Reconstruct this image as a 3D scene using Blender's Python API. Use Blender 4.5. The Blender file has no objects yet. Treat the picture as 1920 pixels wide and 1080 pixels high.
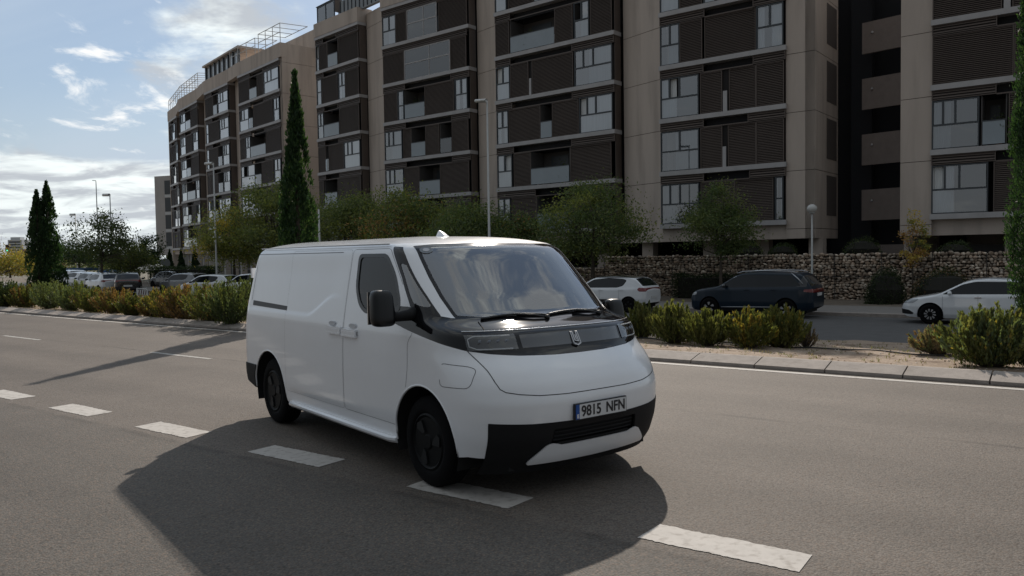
import bpy, math, random
import numpy as np
from mathutils import Matrix, Vector
R = math.radians
rng = np.random.default_rng(7)
random.seed(7)
C = bpy.context.scene.collection
SC = bpy.context.scene

# ---------------------------------------------------------------- camera, sky, sun, exposure
FOC, PITCH, ROLL, CAMH = 1487.2, -0.0422, -0.0153, 1.7704
cp, sp = math.cos(PITCH), math.sin(PITCH)
FW = np.array([0, cp, sp]); UP0 = np.array([0, -sp, cp]); RT0 = np.array([1., 0, 0])
RT = math.cos(ROLL)*RT0 + math.sin(ROLL)*UP0
UPV = -math.sin(ROLL)*RT0 + math.cos(ROLL)*UP0
cam = bpy.data.cameras.new('camera'); camo = bpy.data.objects.new('camera', cam); C.objects.link(camo)
cam.sensor_width = 36; cam.lens = FOC/1920*36; cam.clip_end = 6000; cam.clip_start = .05
m = Matrix.Identity(4)
for i in range(3):
    m[i][0], m[i][1], m[i][2] = RT[i], UPV[i], -FW[i]
m[2][3] = CAMH
camo.matrix_world = m
SC.camera = camo
SC.view_settings.view_transform = 'Standard'; SC.view_settings.look = 'None'
SC.view_settings.exposure = -0.25; SC.view_settings.gamma = 1

SUN_AZ, SUN_EL = 6.2, 33.2       # degrees right of the camera's forward (+Y), and up
sun = bpy.data.lights.new('sun', 'SUN'); sun.energy = 5.0; sun.angle = R(.55); sun.color = (1, .90, .79)
suno = bpy.data.objects.new('sun', sun); C.objects.link(suno)
sd = Vector((math.sin(R(SUN_AZ))*math.cos(R(SUN_EL)), math.cos(R(SUN_AZ))*math.cos(R(SUN_EL)), math.sin(R(SUN_EL))))
suno.rotation_euler = sd.to_track_quat('Z', 'Y').to_euler(); suno.location = (0, 0, 60)

def pixdir(x, y):
    d = FW + (x-960)/FOC*RT - (y-540)/FOC*UPV
    return d/np.linalg.norm(d)

def build_world():
    w = bpy.data.worlds.new('World'); SC.world = w; w.use_nodes = True
    nt = w.node_tree; N = nt.nodes; L = nt.links; N.clear()
    out = N.new('ShaderNodeOutputWorld'); bg = N.new('ShaderNodeBackground'); L.new(bg.outputs[0], out.inputs[0])
    sky = N.new('ShaderNodeTexSky'); sky.sky_type = 'NISHITA'; sky.sun_disc = False
    sky.sun_elevation = R(SUN_EL); sky.sun_rotation = R(SUN_AZ); sky.air_density = 1.0; sky.dust_density = .6; sky.ozone_density = 1.6
    bg.inputs[1].default_value = .098
    tc = N.new('ShaderNodeTexCoord'); sep = N.new('ShaderNodeSeparateXYZ'); L.new(tc.outputs['Generated'], sep.inputs[0])
    def mth(op, a, b=None, c=None):
        n = N.new('ShaderNodeMath'); n.operation = op
        for i, v in enumerate((a, b, c)):
            if v is None: continue
            if isinstance(v, (int, float)): n.inputs[i].default_value = v
            else: L.new(v, n.inputs[i])
        return n.outputs[0]
    zc = mth('MAXIMUM', sep.outputs[2], 0.0); zz = mth('ADD', zc, .19)
    px = mth('DIVIDE', sep.outputs[0], zz); py = mth('DIVIDE', sep.outputs[1], zz)
    cmb = N.new('ShaderNodeCombineXYZ'); L.new(px, cmb.inputs[0]); L.new(py, cmb.inputs[1])
    def noise(scale, detail, rough, off, stretch=(1, 1, 1), dist=0.):
        mp = N.new('ShaderNodeMapping'); mp.inputs['Location'].default_value = off; mp.inputs['Scale'].default_value = stretch
        L.new(cmb.outputs[0], mp.inputs[0])
        n = N.new('ShaderNodeTexNoise'); n.inputs['Scale'].default_value = scale; n.inputs['Detail'].default_value = detail
        n.inputs['Roughness'].default_value = rough; n.inputs['Distortion'].default_value = dist
        L.new(mp.outputs[0], n.inputs[0]); return n.outputs[0]
    def ramp(v, a, b):
        n = N.new('ShaderNodeMapRange'); n.interpolation_type = 'SMOOTHSTEP'; L.new(v, n.inputs[0])
        n.inputs[1].default_value = a; n.inputs[2].default_value = b; return n.outputs[0]
    def blob(x, y, r0, r1):
        d = pixdir(x, y); vm = N.new('ShaderNodeVectorMath'); vm.operation = 'DOT_PRODUCT'
        nrm = N.new('ShaderNodeVectorMath'); nrm.operation = 'NORMALIZE'; L.new(tc.outputs['Generated'], nrm.inputs[0])
        L.new(nrm.outputs[0], vm.inputs[0]); vm.inputs[1].default_value = tuple(d)
        return ramp(vm.outputs['Value'], math.cos(R(r0)), math.cos(R(r1)))
    puff = noise(2.1, 8, .60, (3.6, 2.4, 0), (1, .8, 1), .35)
    veil = noise(.55, 6, .55, (7.3, 2.2, 0), (.6, 1.3, 1), .8)
    fine = noise(5.6, 7, .62, (1.1, 9.2, 0), (1, .7, 1), .35)
    lowb = mth('MULTIPLY', mth('MULTIPLY', ramp(sep.outputs[2], .135, .085), ramp(sep.outputs[2], -.02, .03)), blob(40, 380, 22, 6))                    # cloud bank low over the horizon
    near = blob(430, 120, 7.5, 1)                               # bright cloud edge by the roofs
    near2 = blob(225, 130, 5.5, 0.5)
    p1 = mth('ADD', puff, mth('MULTIPLY', near, .22)); p1 = mth('ADD', p1, mth('MULTIPLY', lowb, .46))
    f2 = mth('ADD', fine, mth('MULTIPLY', near2, .13))
    zen = noise(5.0, 5, .6, (2.2, 4.1, 0), (1.0, .38, 1), .6)    # torn cloud streaks high overhead
    zmask = ramp(sep.outputs[2], .45, .70)
    p1 = mth('ADD', p1, mth('MULTIPLY', zmask, mth('MULTIPLY', mth('SUBTRACT', zen, .40), 1.5)))
    c1 = ramp(p1, .60, .80); c2 = ramp(f2, .60, .80)
    cv = mth('MULTIPLY', ramp(veil, .34, .66), .60); cv = mth('ADD', cv, .30)
    hz = mth('MULTIPLY', ramp(sep.outputs[2], .22, .0), .62)
    def mix(fac, a, b):
        n = N.new('ShaderNodeMix'); n.data_type = 'RGBA'
        if isinstance(fac, float): n.inputs[0].default_value = fac
        else: L.new(fac, n.inputs[0])
        for s, v in ((6, a), (7, b)):
            if isinstance(v, tuple): n.inputs[s].default_value = v
            else: L.new(v, n.inputs[s])
        return n.outputs[2]
    hue = N.new('ShaderNodeHueSaturation'); hue.inputs['Saturation'].default_value = 1.15; hue.inputs['Value'].default_value = 1.0
    L.new(sky.outputs[0], hue.inputs['Color'])
    k = 1.0
    col = mix(mth('MINIMUM', cv, 1.0), hue.outputs[0], (6.6*k, 7.9*k, 9.5*k, 1))
    col = mix(hz, col, (6.5*k, 7.2*k, 8.0*k, 1))
    shade = noise(2.6, 5, .6, (5, 5, 0), (1, 1.6, 1), .4)
    bright = mix(ramp(shade, .40, .62), (6.6, 7.1, 7.7, 1), (12.4, 13.3, 13.2, 1))
    col = mix(c1, col, bright)
    col = mix(c2, col, (12.8, 12.9, 12.8, 1))
    # the half of the sky away from the sun is dimmer: less light scattered forward
    fr = N.new('ShaderNodeVectorMath'); fr.operation = 'DOT_PRODUCT'; L.new(tc.outputs['Generated'], fr.inputs[0]); fr.inputs[1].default_value = tuple(sd)
    dm = N.new('ShaderNodeMapRange'); L.new(fr.outputs['Value'], dm.inputs[0]); dm.inputs[1].default_value = -.5; dm.inputs[2].default_value = .75; dm.inputs[3].default_value = .36; dm.inputs[4].default_value = 1.
    bk = N.new('ShaderNodeMapRange'); L.new(fr.outputs['Value'], bk.inputs[0]); bk.inputs[1].default_value = .82; bk.inputs[2].default_value = .25; bk.inputs[3].default_value = 0.; bk.inputs[4].default_value = .62
    col = mix(bk.outputs[0], col, (7.5, 7.9, 8.15, 1))      # unseen grey overcast away from the sun, added to neutralise the ambient light
    sc_ = N.new('ShaderNodeVectorMath'); sc_.operation = 'SCALE'; L.new(col, sc_.inputs[0]); L.new(dm.outputs[0], sc_.inputs['Scale'])
    L.new(sc_.outputs[0], bg.inputs[0])
build_world()

# ---------------------------------------------------------------- road frame: s along the road, o away from the camera side
TV = np.array([.8068, -.5908]); NV = np.array([.5908, .8068])
def warp(s): return .0007*(s+11)**2 if abs(s+11) < 160 else .0007*160*(2*abs(s+11)-160)
def SO(s, o, z=0.):
    p = s*TV + (o+warp(s))*NV
    return np.array([p[0], p[1], z])
def KO(k, o, z=0.):            # on the sight line with lateral ratio k, at offset o from the camera side (straight frame)
    D = o/(.8068+.5908*k)
    return np.array([k*D, D, z])
ROAD_ANG = math.atan2(TV[1], TV[0])

# ---------------------------------------------------------------- tagging helpers
def tag(o, label=None, cat=None, group=None, kind=None):
    if label: o['label'] = label
    if cat: o['category'] = cat
    if group: o['group'] = group
    if kind: o['kind'] = kind
    return o
def empty(name, loc, rz=0., label=None, cat=None, group=None):
    o = bpy.data.objects.new(name, None); C.objects.link(o); o.location = tuple(loc); o.rotation_euler = (0, 0, rz)
    o.empty_display_size = .2
    return tag(o, label, cat, group)
def copy_tree(o, parent=None):
    c = o.copy(); C.objects.link(c)
    if parent: c.parent = parent
    for ch in list(o.children): copy_tree(ch, c)
    return c

# ---------------------------------------------------------------- materials
MATS = {}
def mat(name, col, rough=.6, isl=0., metal=0., var=0., vscale=3., bump=0., bscale=40., spec=.5, coat=0., emis=None, dark=None, dth=(.55, .7), dscale=2., trans=0., stretch=None, sub=0.):
    if name in MATS: return MATS[name]
    m = bpy.data.materials.new(name); m.use_nodes = True; nt = m.node_tree; N = nt.nodes; L = nt.links
    b = N['Principled BSDF']; b.inputs['Roughness'].default_value = rough; b.inputs['Metallic'].default_value = metal
    b.inputs['Specular IOR Level'].default_value = spec; b.inputs['Coat Weight'].default_value = coat; b.inputs['Coat Roughness'].default_value = .07 if name == 'van_white_paint' else .04
    b.inputs['Base Color'].default_value = (*col, 1)
    if sub: 
        tr = N.new('ShaderNodeBsdfTranslucent'); tr.inputs[0].default_value = (min(1, col[0]*1.6), min(1, col[1]*1.7), col[2]*.8, 1)
        mx = N.new('ShaderNodeMixShader'); mx.inputs[0].default_value = sub; L.new(b.outputs[0], mx.inputs[1]); L.new(tr.outputs[0], mx.inputs[2])
        L.new(mx.outputs[0], N['Material Output'].inputs[0])
    tc = N.new('ShaderNodeTexCoord'); src = tc.outputs['Object']
    if stretch:
        mp = N.new('ShaderNodeMapping'); mp.inputs['Scale'].default_value = stretch; L.new(src, mp.inputs[0]); src = mp.outputs[0]
    if var or dark:
        n = N.new('ShaderNodeTexNoise'); n.inputs['Scale'].default_value = vscale; n.inputs['Detail'].default_value = 6; n.inputs['Roughness'].default_value = .62
        L.new(src, n.inputs[0])
        mr = N.new('ShaderNodeMapRange'); L.new(n.outputs[0], mr.inputs[0]); mr.inputs[1].default_value = .3; mr.inputs[2].default_value = .7
        mr.inputs[3].default_value = 1-var; mr.inputs[4].default_value = 1+var
        vm = N.new('ShaderNodeVectorMath'); vm.operation = 'SCALE'; vm.inputs[0].default_value = col; L.new(mr.outputs[0], vm.inputs['Scale'])
        last = vm.outputs[0]
        if dark:
            n2 = N.new('ShaderNodeTexNoise'); n2.inputs['Scale'].default_value = dscale; n2.inputs['Detail'].default_value = 5; L.new(src, n2.inputs[0])
            m2 = N.new('ShaderNodeMapRange'); L.new(n2.outputs[0], m2.inputs[0]); m2.inputs[1].default_value = dth[0]; m2.inputs[2].default_value = dth[1]
            mx = N.new('ShaderNodeMix'); mx.data_type = 'RGBA'; L.new(m2.outputs[0], mx.inputs[0]); L.new(last, mx.inputs[6]); mx.inputs[7].default_value = (*dark, 1)
            last = mx.outputs[2]
        if isl:
            ge = N.new('ShaderNodeNewGeometry'); mi_ = N.new('ShaderNodeMapRange'); L.new(ge.outputs['Random Per Island'], mi_.inputs[0]); mi_.inputs[3].default_value = 1-isl; mi_.inputs[4].default_value = 1+isl
            v2 = N.new('ShaderNodeVectorMath'); v2.operation = 'SCALE'; L.new(last, v2.inputs[0]); L.new(mi_.outputs[0], v2.inputs['Scale']); last = v2.outputs[0]
        L.new(last, b.inputs['Base Color'])
    if bump:
        n = N.new('ShaderNodeTexNoise'); n.inputs['Scale'].default_value = bscale; n.inputs['Detail'].default_value = 4; L.new(src, n.inputs[0])
        bp = N.new('ShaderNodeBump'); bp.inputs['Strength'].default_value = bump; bp.inputs['Distance'].default_value = .02
        L.new(n.outputs[0], bp.inputs['Height']); L.new(bp.outputs[0], b.inputs['Normal'])
    if emis:
        b.inputs['Emission Color'].default_value = (*emis[:3], 1); b.inputs['Emission Strength'].default_value = emis[3]
    MATS[name] = m; return m

def glass(name, tint, refl=.08, rough=.01, ior=1.5, fk=1.5):
    """thin glass: tinted see-through plus mirror reflection that grows at grazing angles"""
    if name in MATS: return MATS[name]
    m = bpy.data.materials.new(name); m.use_nodes = True; nt = m.node_tree; N = nt.nodes; L = nt.links; N.clear()
    out = N.new('ShaderNodeOutputMaterial'); t = N.new('ShaderNodeBsdfTransparent'); t.inputs[0].default_value = (*tint, 1)
    g = N.new('ShaderNodeBsdfGlossy'); g.inputs['Roughness'].default_value = rough; g.inputs[0].default_value = (1, 1, 1, 1)
    f = N.new('ShaderNodeFresnel'); f.inputs[0].default_value = ior
    a = N.new('ShaderNodeMath'); a.operation = 'MULTIPLY_ADD'; L.new(f.outputs[0], a.inputs[0]); a.inputs[1].default_value = fk; a.inputs[2].default_value = refl
    mx = N.new('ShaderNodeMixShader'); L.new(a.outputs[0], mx.inputs[0]); L.new(t.outputs[0], mx.inputs[1]); L.new(g.outputs[0], mx.inputs[2])
    L.new(mx.outputs[0], out.inputs[0]); MATS[name] = m; return m

# ---------------------------------------------------------------- mesh building
class MB:
    def __init__(s): s.v = []; s.f = []; s.mi = []; s.n = 0
    def add(s, V, F, mi=0):
        V = np.asarray(V, float).reshape(-1, 3)
        s.v.append(V); s.f += [tuple(int(i)+s.n for i in f) for f in F]; s.mi += [mi]*len(F); s.n += len(V); return s
    def hexa(s, P, mi=0):      # 8 points: bottom ring 0-3, top ring 4-7
        return s.add(P, [(0, 3, 2, 1), (4, 5, 6, 7), (0, 1, 5, 4), (1, 2, 6, 5), (2, 3, 7, 6), (3, 0, 4, 7)], mi)
    def box(s, x0, x1, y0, y1, z0, z1, mi=0, rz=0., c=(0, 0)):
        P = [(x0, y0, z0), (x1, y0, z0), (x1, y1, z0), (x0, y1, z0), (x0, y0, z1), (x1, y0, z1), (x1, y1, z1), (x0, y1, z1)]
        if rz:
            a, b = math.cos(rz), math.sin(rz)
            P = [(c[0]+a*(x-c[0])-b*(y-c[1]), c[1]+b*(x-c[0])+a*(y-c[1]), z) for x, y, z in P]
        return s.hexa(P, mi)
    def fbox(s, fr, u0, u1, v0, v1, z0, z1, mi=0):   # box in a frame: (origin, uvec, vvec)
        o, U, V = fr
        P = [(*(o+U*u+V*v), z) for z in (z0, z1) for u, v in ((u0, v0), (u1, v0), (u1, v1), (u0, v1))]
        return s.hexa(P, mi)
    def tube(s, pts, r, n=8, mi=0, cap=True):
        pts = np.asarray(pts, float); m_ = len(pts); r = np.broadcast_to(np.asarray(r, float), (m_,))
        d = np.gradient(pts, axis=0); d /= np.linalg.norm(d, axis=1)[:, None]+1e-12
        ref = np.array([0, 0, 1.]) if abs(d[0][2]) < .9 else np.array([1., 0, 0])
        a = np.cross(d[0], ref); a /= np.linalg.norm(a); V = []
        for i in range(m_):
            a = a-d[i]*(a@d[i]); a /= np.linalg.norm(a)+1e-12; b = np.cross(d[i], a)
            for k in range(n):
                t = 2*math.pi*k/n; V.append(pts[i]+r[i]*(math.cos(t)*a+math.sin(t)*b))
        F = [(i*n+k, i*n+(k+1) % n, (i+1)*n+(k+1) % n, (i+1)*n+k) for i in range(m_-1) for k in range(n)]
        if cap: F += [tuple(range(n))[::-1], tuple((m_-1)*n+k for k in range(n))]
        return s.add(V, F, mi)
    def lathe(s, prof, c=(0, 0, 0), axis='z', n=24, mi=0):   # prof: (radius, height)
        V = []; c = np.asarray(c, float)
        for r, h in prof:
            for k in range(n):
                t = 2*math.pi*k/n; x, y = r*math.cos(t), r*math.sin(t)
                V.append(c+({'z': (x, y, h), 'y': (x, h, y), 'x': (h, x, y)}[axis]))
        m_ = len(prof)
        F = [(i*n+k, i*n+(k+1) % n, (i+1)*n+(k+1) % n, (i+1)*n+k) for i in range(m_-1) for k in range(n)]
        F += [tuple(range(n))[::-1], tuple((m_-1)*n+k for k in range(n))]
        return s.add(V, F, mi)
    def build(s, name, mats, parent=None, origin=None, smooth=False, angle=None):
        if not isinstance(mats, (list, tuple)): mats = [mats]
        V = np.concatenate(s.v) if s.v else np.zeros((0, 3))
        if origin is not None: V = V-np.asarray(origin, float)
        me = bpy.data.meshes.new(name); me.from_pydata(V.tolist(), [], s.f)
        for m_ in mats: me.materials.append(m_)
        if len(mats) > 1: me.polygons.foreach_set('material_index', s.mi)
        me.update()
        if smooth:
            me.polygons.foreach_set('use_smooth', [True]*len(me.polygons))
            if angle: me.set_sharp_from_angle(angle=R(angle))
        o = bpy.data.objects.new(name, me); C.objects.link(o)
        if parent is not None: o.parent = parent
        elif origin is not None: o.location = tuple(origin)
        return o

def fast_mesh(name, V, F, mats, mi=None, parent=None, loc=None, nrm=None, smooth=False):
    """V (n,3), F (m,k) arrays of equal-size faces"""
    V = np.ascontiguousarray(V, np.float32); F = np.ascontiguousarray(F, np.int32)
    me = bpy.data.meshes.new(name); k = F.shape[1]
    me.vertices.add(len(V)); me.vertices.foreach_set('co', V.ravel())
    me.loops.add(F.size); me.loops.foreach_set('vertex_index', F.ravel())
    me.polygons.add(len(F)); me.polygons.foreach_set('loop_start', np.arange(0, F.size, k, dtype=np.int32))
    if not isinstance(mats, (list, tuple)): mats = [mats]
    for m_ in mats: me.materials.append(m_)
    if mi is not None: me.polygons.foreach_set('material_index', np.asarray(mi, np.int32))
    if smooth or nrm is not None: me.polygons.foreach_set('use_smooth', np.ones(len(F), bool))
    me.update(calc_edges=True); me.validate()
    if nrm is not None: me.normals_split_custom_set_from_vertices([tuple(x) for x in nrm])
    o = bpy.data.objects.new(name, me); C.objects.link(o)
    if parent is not None: o.parent = parent
    if loc is not None: o.location = tuple(loc)
    return o

# ---- clipping a triangle sheet by an implicit field (clean panel edges on curved bodywork)
class Sheet:
    def __init__(s, V, Nn, T): s.V = V; s.N = Nn; s.T = T
def clip(sh, f):
    """split by f(V)<0 (inside) -> (inside, outside)"""
    val = f(sh.V); val = np.where(np.abs(val) < 1e-9, 1e-9, val)
    sg = val < 0; cnt = sg[sh.T].sum(1)
    ins = [sh.T[cnt == 3]]; outs = [sh.T[cnt == 0]]
    cross = sh.T[(cnt > 0) & (cnt < 3)]
    newV = []; newN = []; cache = {}; base = len(sh.V); ti = []; to = []
    def cut(a, b):
        k = (a, b) if a < b else (b, a)
        if k not in cache:
            t = val[k[0]]/(val[k[0]]-val[k[1]])
            newV.append(sh.V[k[0]]*(1-t)+sh.V[k[1]]*t); n_ = sh.N[k[0]]*(1-t)+sh.N[k[1]]*t
            newN.append(n_/(np.linalg.norm(n_)+1e-12)); cache[k] = base+len(newV)-1
        return cache[k]
    for t in cross:
        a, b, c = [int(x) for x in t]; s = [sg[a], sg[b], sg[c]]
        lone = s.index(True) if sum(s) == 1 else s.index(False)
        a, b, c = [(a, b, c), (b, c, a), (c, a, b)][lone]
        p, q = cut(a, b), cut(a, c)
        one, two = (ti, to) if sum(s) == 1 else (to, ti)
        one.append((a, p, q)); two.append((p, b, c)); two.append((p, c, q))
    V = np.concatenate([sh.V, np.array(newV).reshape(-1, 3)]); Nn = np.concatenate([sh.N, np.array(newN).reshape(-1, 3)])
    ins = np.concatenate(ins+[np.array(ti, int).reshape(-1, 3)]); outs = np.concatenate(outs+[np.array(to, int).reshape(-1, 3)])
    return Sheet(V, Nn, ins), Sheet(V, Nn, outs)
def sheet_obj(sh, name, mats, parent=None, thick=0., offset=0.):
    if len(sh.T) == 0: return None
    u, inv = np.unique(sh.T, return_inverse=True); T = inv.reshape(-1, 3)
    V = sh.V[u]+sh.N[u]*offset; Nn = sh.N[u]
    if thick:
        n = len(V); V2 = np.concatenate([V, V-Nn*thick]); 
        E = {}
        for t in T:
            for a, b in ((t[0], t[1]), (t[1], t[2]), (t[2], t[0])):
                if (b, a) in E: del E[(b, a)]
                else: E[(a, b)] = 1
        rim = [(a, a+n, b+n) for a, b in E]+[(a, b+n, b) for a, b in E]
        F = np.concatenate([T, T[:, ::-1]+n, np.array(rim, int).reshape(-1, 3)])
        return fast_mesh(name, V2, F, mats, parent=parent, nrm=np.concatenate([Nn, -Nn]))
    return fast_mesh(name, V, T, mats, parent=parent, nrm=Nn)
def sdf_poly(P, x, y):
    P = np.asarray(P, float); d = np.full(len(x), 1e9); s = np.ones(len(x)); j = len(P)-1
    for i in range(len(P)):
        ex, ey = P[j]-P[i]; wx, wy = x-P[i][0], y-P[i][1]
        t = np.clip((wx*ex+wy*ey)/(ex*ex+ey*ey+1e-15), 0, 1); bx, by = wx-ex*t, wy-ey*t
        d = np.minimum(d, bx*bx+by*by)
        c1 = y >= P[i][1]; c2 = y < P[j][1]; c3 = ex*wy > ey*wx
        s = np.where((c1 & c2 & c3) | (~c1 & ~c2 & ~c3), -s, s); j = i
    return s*np.sqrt(d)
def rpoly(P, r, n=5):
    """round the corners of a polygon"""
    P = np.asarray(P, float); out = []
    for i in range(len(P)):
        a, b, c = P[i-1], P[i], P[(i+1) % len(P)]
        ua, uc = a-b, c-b; la, lc = np.linalg.norm(ua), np.linalg.norm(uc); q = min(r if np.isscalar(r) else r[i], la*.45, lc*.45)
        p0, p1 = b+ua/la*q, b+uc/lc*q
        for k in range(n+1):
            t = k/n; out.append((1-t)**2*p0+2*t*(1-t)*b+t*t*p1)
    return np.array(out)
def grid_sheet(S):
    """S (r,c,3) points -> Sheet with smooth normals"""
    r, c, _ = S.shape; V = S.reshape(-1, 3); idx = np.arange(r*c).reshape(r, c)
    a, b, d, e = idx[:-1, :-1].ravel(), idx[:-1, 1:].ravel(), idx[1:, 1:].ravel(), idx[1:, :-1].ravel()
    T = np.concatenate([np.stack([a, b, d], 1), np.stack([a, d, e], 1)])
    ar = np.linalg.norm(np.cross(V[T[:, 1]]-V[T[:, 0]], V[T[:, 2]]-V[T[:, 0]]), axis=1); T = T[ar > 1e-9]
    Nn = np.zeros_like(V); fn = np.cross(V[T[:, 1]]-V[T[:, 0]], V[T[:, 2]]-V[T[:, 0]])
    for k in range(3): np.add.at(Nn, T[:, k], fn)
    Nn /= np.linalg.norm(Nn, axis=1)[:, None]+1e-12
    return Sheet(V, Nn, T)
def mirror_sheet(sh):
    f = np.array([1, -1, 1]); return Sheet(sh.V*f, sh.N*f, sh.T[:, ::-1])

# ---------------------------------------------------------------- text built as mesh
def text_mesh(txt, size, depth):
    cu = bpy.data.curves.new('t', 'FONT'); cu.body = txt; cu.size = size; cu.extrude = depth; cu.offset = .0022; cu.align_x = 'CENTER'; cu.align_y = 'CENTER'
    o = bpy.data.objects.new('t', cu); C.objects.link(o)
    dg = bpy.context.evaluated_depsgraph_get(); dg.update()
    me = bpy.data.meshes.new_from_object(o.evaluated_get(dg)); bpy.data.objects.remove(o); return me

# ================================================================ GROUND AND ROAD
def road_material():
    m = bpy.data.materials.new('worn_asphalt'); m.use_nodes = True; nt = m.node_tree; N = nt.nodes; L = nt.links
    b = N['Principled BSDF']; b.inputs['Roughness'].default_value = .82; b.inputs['Specular IOR Level'].default_value = .35
    tc = N.new('ShaderNodeTexCoord'); P = tc.outputs['Object']
    def mth(op, a, b_=None, c=None, clampit=False):
        n = N.new('ShaderNodeMath'); n.operation = op; n.use_clamp = clampit
        for i, v in enumerate((a, b_, c)):
            if v is None: continue
            if isinstance(v, (int, float)): n.inputs[i].default_value = v
            else: L.new(v, n.inputs[i])
        return n.outputs[0]
    def noise(scale, detail=4, rough=.6, src=P, stretch=None, rot=None):
        if stretch:
            mp = N.new('ShaderNodeMapping'); mp.inputs['Rotation'].default_value = (0, 0, -ROAD_ANG); mp.vector_type = 'POINT'
            L.new(src, mp.inputs[0]); m2 = N.new('ShaderNodeMapping'); m2.inputs['Scale'].default_value = stretch; L.new(mp.outputs[0], m2.inputs[0]); src = m2.outputs[0]
        n = N.new('ShaderNodeTexNoise'); n.inputs['Scale'].default_value = scale; n.inputs['Detail'].default_value = detail; n.inputs['Roughness'].default_value = rough
        L.new(src, n.inputs[0]); return n.outputs[0]
    def mr(v, a, b_, c=0., d=1.):
        n = N.new('ShaderNodeMapRange'); L.new(v, n.inputs[0]); n.inputs[1].default_value = a; n.inputs[2].default_value = b_; n.inputs[3].default_value = c; n.inputs[4].default_value = d; return n.outputs[0]
    sep = N.new('ShaderNodeSeparateXYZ'); L.new(P, sep.inputs[0])
    oo = mth('ADD', mth('MULTIPLY', sep.outputs[0], NV[0]), mth('MULTIPLY', sep.outputs[1], NV[1]))
    vo = N.new('ShaderNodeTexVoronoi'); vo.inputs['Scale'].default_value = 75; L.new(P, vo.inputs[0])
    vc = N.new('ShaderNodeSeparateColor'); L.new(vo.outputs['Color'], vc.inputs[0])
    stone = mr(vc.outputs[0], 0, 1, .82, 1.14)
    pit = mr(vo.outputs['Distance'], .40, .80, 1., .62)
    n1 = noise(28, 5, .7); big = noise(.35, 5, .55); mid = noise(1.7, 5, .6); st = noise(.8, 4, .6, stretch=(.12, 1.6, 1))
    fac = mth('MULTIPLY', stone, mr(n1, .3, .7, .80, 1.18)); fac = mth('MULTIPLY', fac, pit)
    fac = mth('MULTIPLY', fac, mr(big, .3, .7, .90, 1.10)); fac = mth('MULTIPLY', fac, mr(mid, .3, .7, .93, 1.07)); fac = mth('MULTIPLY', fac, mr(st, .3, .7, .90, 1.10))
    # open seams between the paving passes, along the lane line and just below the thick dashes
    wob = mth('MULTIPLY', mth('SUBTRACT', noise(3, 4), .5), .12)
    for off, wd, dk in ((8.22, .035, .62), (4.22, .045, .60)):
        d = mth('ABSOLUTE', mth('SUBTRACT', mth('ADD', oo, wob), off)); ln = mr(d, wd*.4, wd*1.6, dk, 1.)
        patch = mr(noise(1.1, 3), .38, .6, 1., 0.); n = N.new('ShaderNodeMix'); n.data_type = 'FLOAT'; L.new(patch, n.inputs[0]); L.new(ln, n.inputs[2]); n.inputs[3].default_value = 1.
        fac = mth('MULTIPLY', fac, n.outputs[0])
    for off in (5.55, 7.15, 9.05, 10.65, 1.2, 2.9):     # wheel paths, polished slightly darker
        d = mth('ABSOLUTE', mth('SUBTRACT', mth('ADD', oo, mth('MULTIPLY', wob, 3.)), off)); fac = mth('MULTIPLY', fac, mr(d, .10, .55, .90, 1.))
    # missing aggregate: scattered dark pits, denser in patches
    v2 = N.new('ShaderNodeTexVoronoi'); v2.inputs['Scale'].default_value = 26; L.new(P, v2.inputs[0])
    v2c = N.new('ShaderNodeSeparateColor'); L.new(v2.outputs['Color'], v2c.inputs[0])
    chance = mr(noise(.55, 3), .42, .68, .985, .80)
    pk = mth('GREATER_THAN', v2c.outputs[1], chance); near = mr(v2.outputs['Distance'], .12, .34, 1., 0.)
    fac = mth('MULTIPLY', fac, mth('SUBTRACT', 1., mth('MULTIPLY', mth('MULTIPLY', pk, near), .5)))
    # nearest lane is a coarser, greyer and slightly darker surface
    lane = mr(mth('ADD', oo, wob), 4.15, 4.3)
    mx = N.new('ShaderNodeMix'); mx.data_type = 'RGBA'; L.new(lane, mx.inputs[0]); mx.inputs[6].default_value = (.106, .095, .083, 1); mx.inputs[7].default_value = (.140, .121, .104, 1)
    tint = N.new('ShaderNodeMix'); tint.data_type = 'RGBA'; tint.blend_type = 'MIX'; L.new(mr(vc.outputs[1], .72, .8), tint.inputs[0]); L.new(mx.outputs[2], tint.inputs[6]); tint.inputs[7].default_value = (.14, .11, .088, 1)
    vm = N.new('ShaderNodeVectorMath'); vm.operation = 'SCALE'; L.new(tint.outputs[2], vm.inputs[0]); L.new(fac, vm.inputs['Scale']); L.new(vm.outputs[0], b.inputs['Base Color'])
    bp = N.new('ShaderNodeBump'); bp.inputs['Strength'].default_value = .55; bp.inputs['Distance'].default_value = .006
    L.new(mth('ADD', mth('SUBTRACT', 1., vo.outputs['Distance']), n1), bp.inputs['Height']); L.new(bp.outputs[0], b.inputs['Normal'])
    return m
M_road = road_material()
M_asph2 = mat('service_asphalt', (.085, .083, .082), .9, var=.12, vscale=2.5, bump=.3, bscale=90)
M_paint = mat('road_paint', (.44, .415, .385), .8, var=.10, vscale=5, dark=(.24, .215, .19), dth=(.50, .80), dscale=16)
M_paint_thin = mat('thin_road_paint', (.37, .355, .33), .8, var=.12, vscale=6, dark=(.26, .24, .215), dth=(.50, .66), dscale=20)
M_kerb = mat('kerb_stone', (.29, .255, .228), .9, var=.16, vscale=5, bump=.3, bscale=60, dark=(.22, .19, .165), dth=(.55, .75), dscale=6)
M_soil = mat('gravel_soil', (.30, .228, .168), .95, var=.30, vscale=22, bump=.8, bscale=38, dark=(.17, .118, .08), dth=(.50, .66), dscale=1.6)
M_walk = mat('pavement_tiles', (.20, .185, .17), .9, var=.10, vscale=4, bump=.2, bscale=50)
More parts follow.
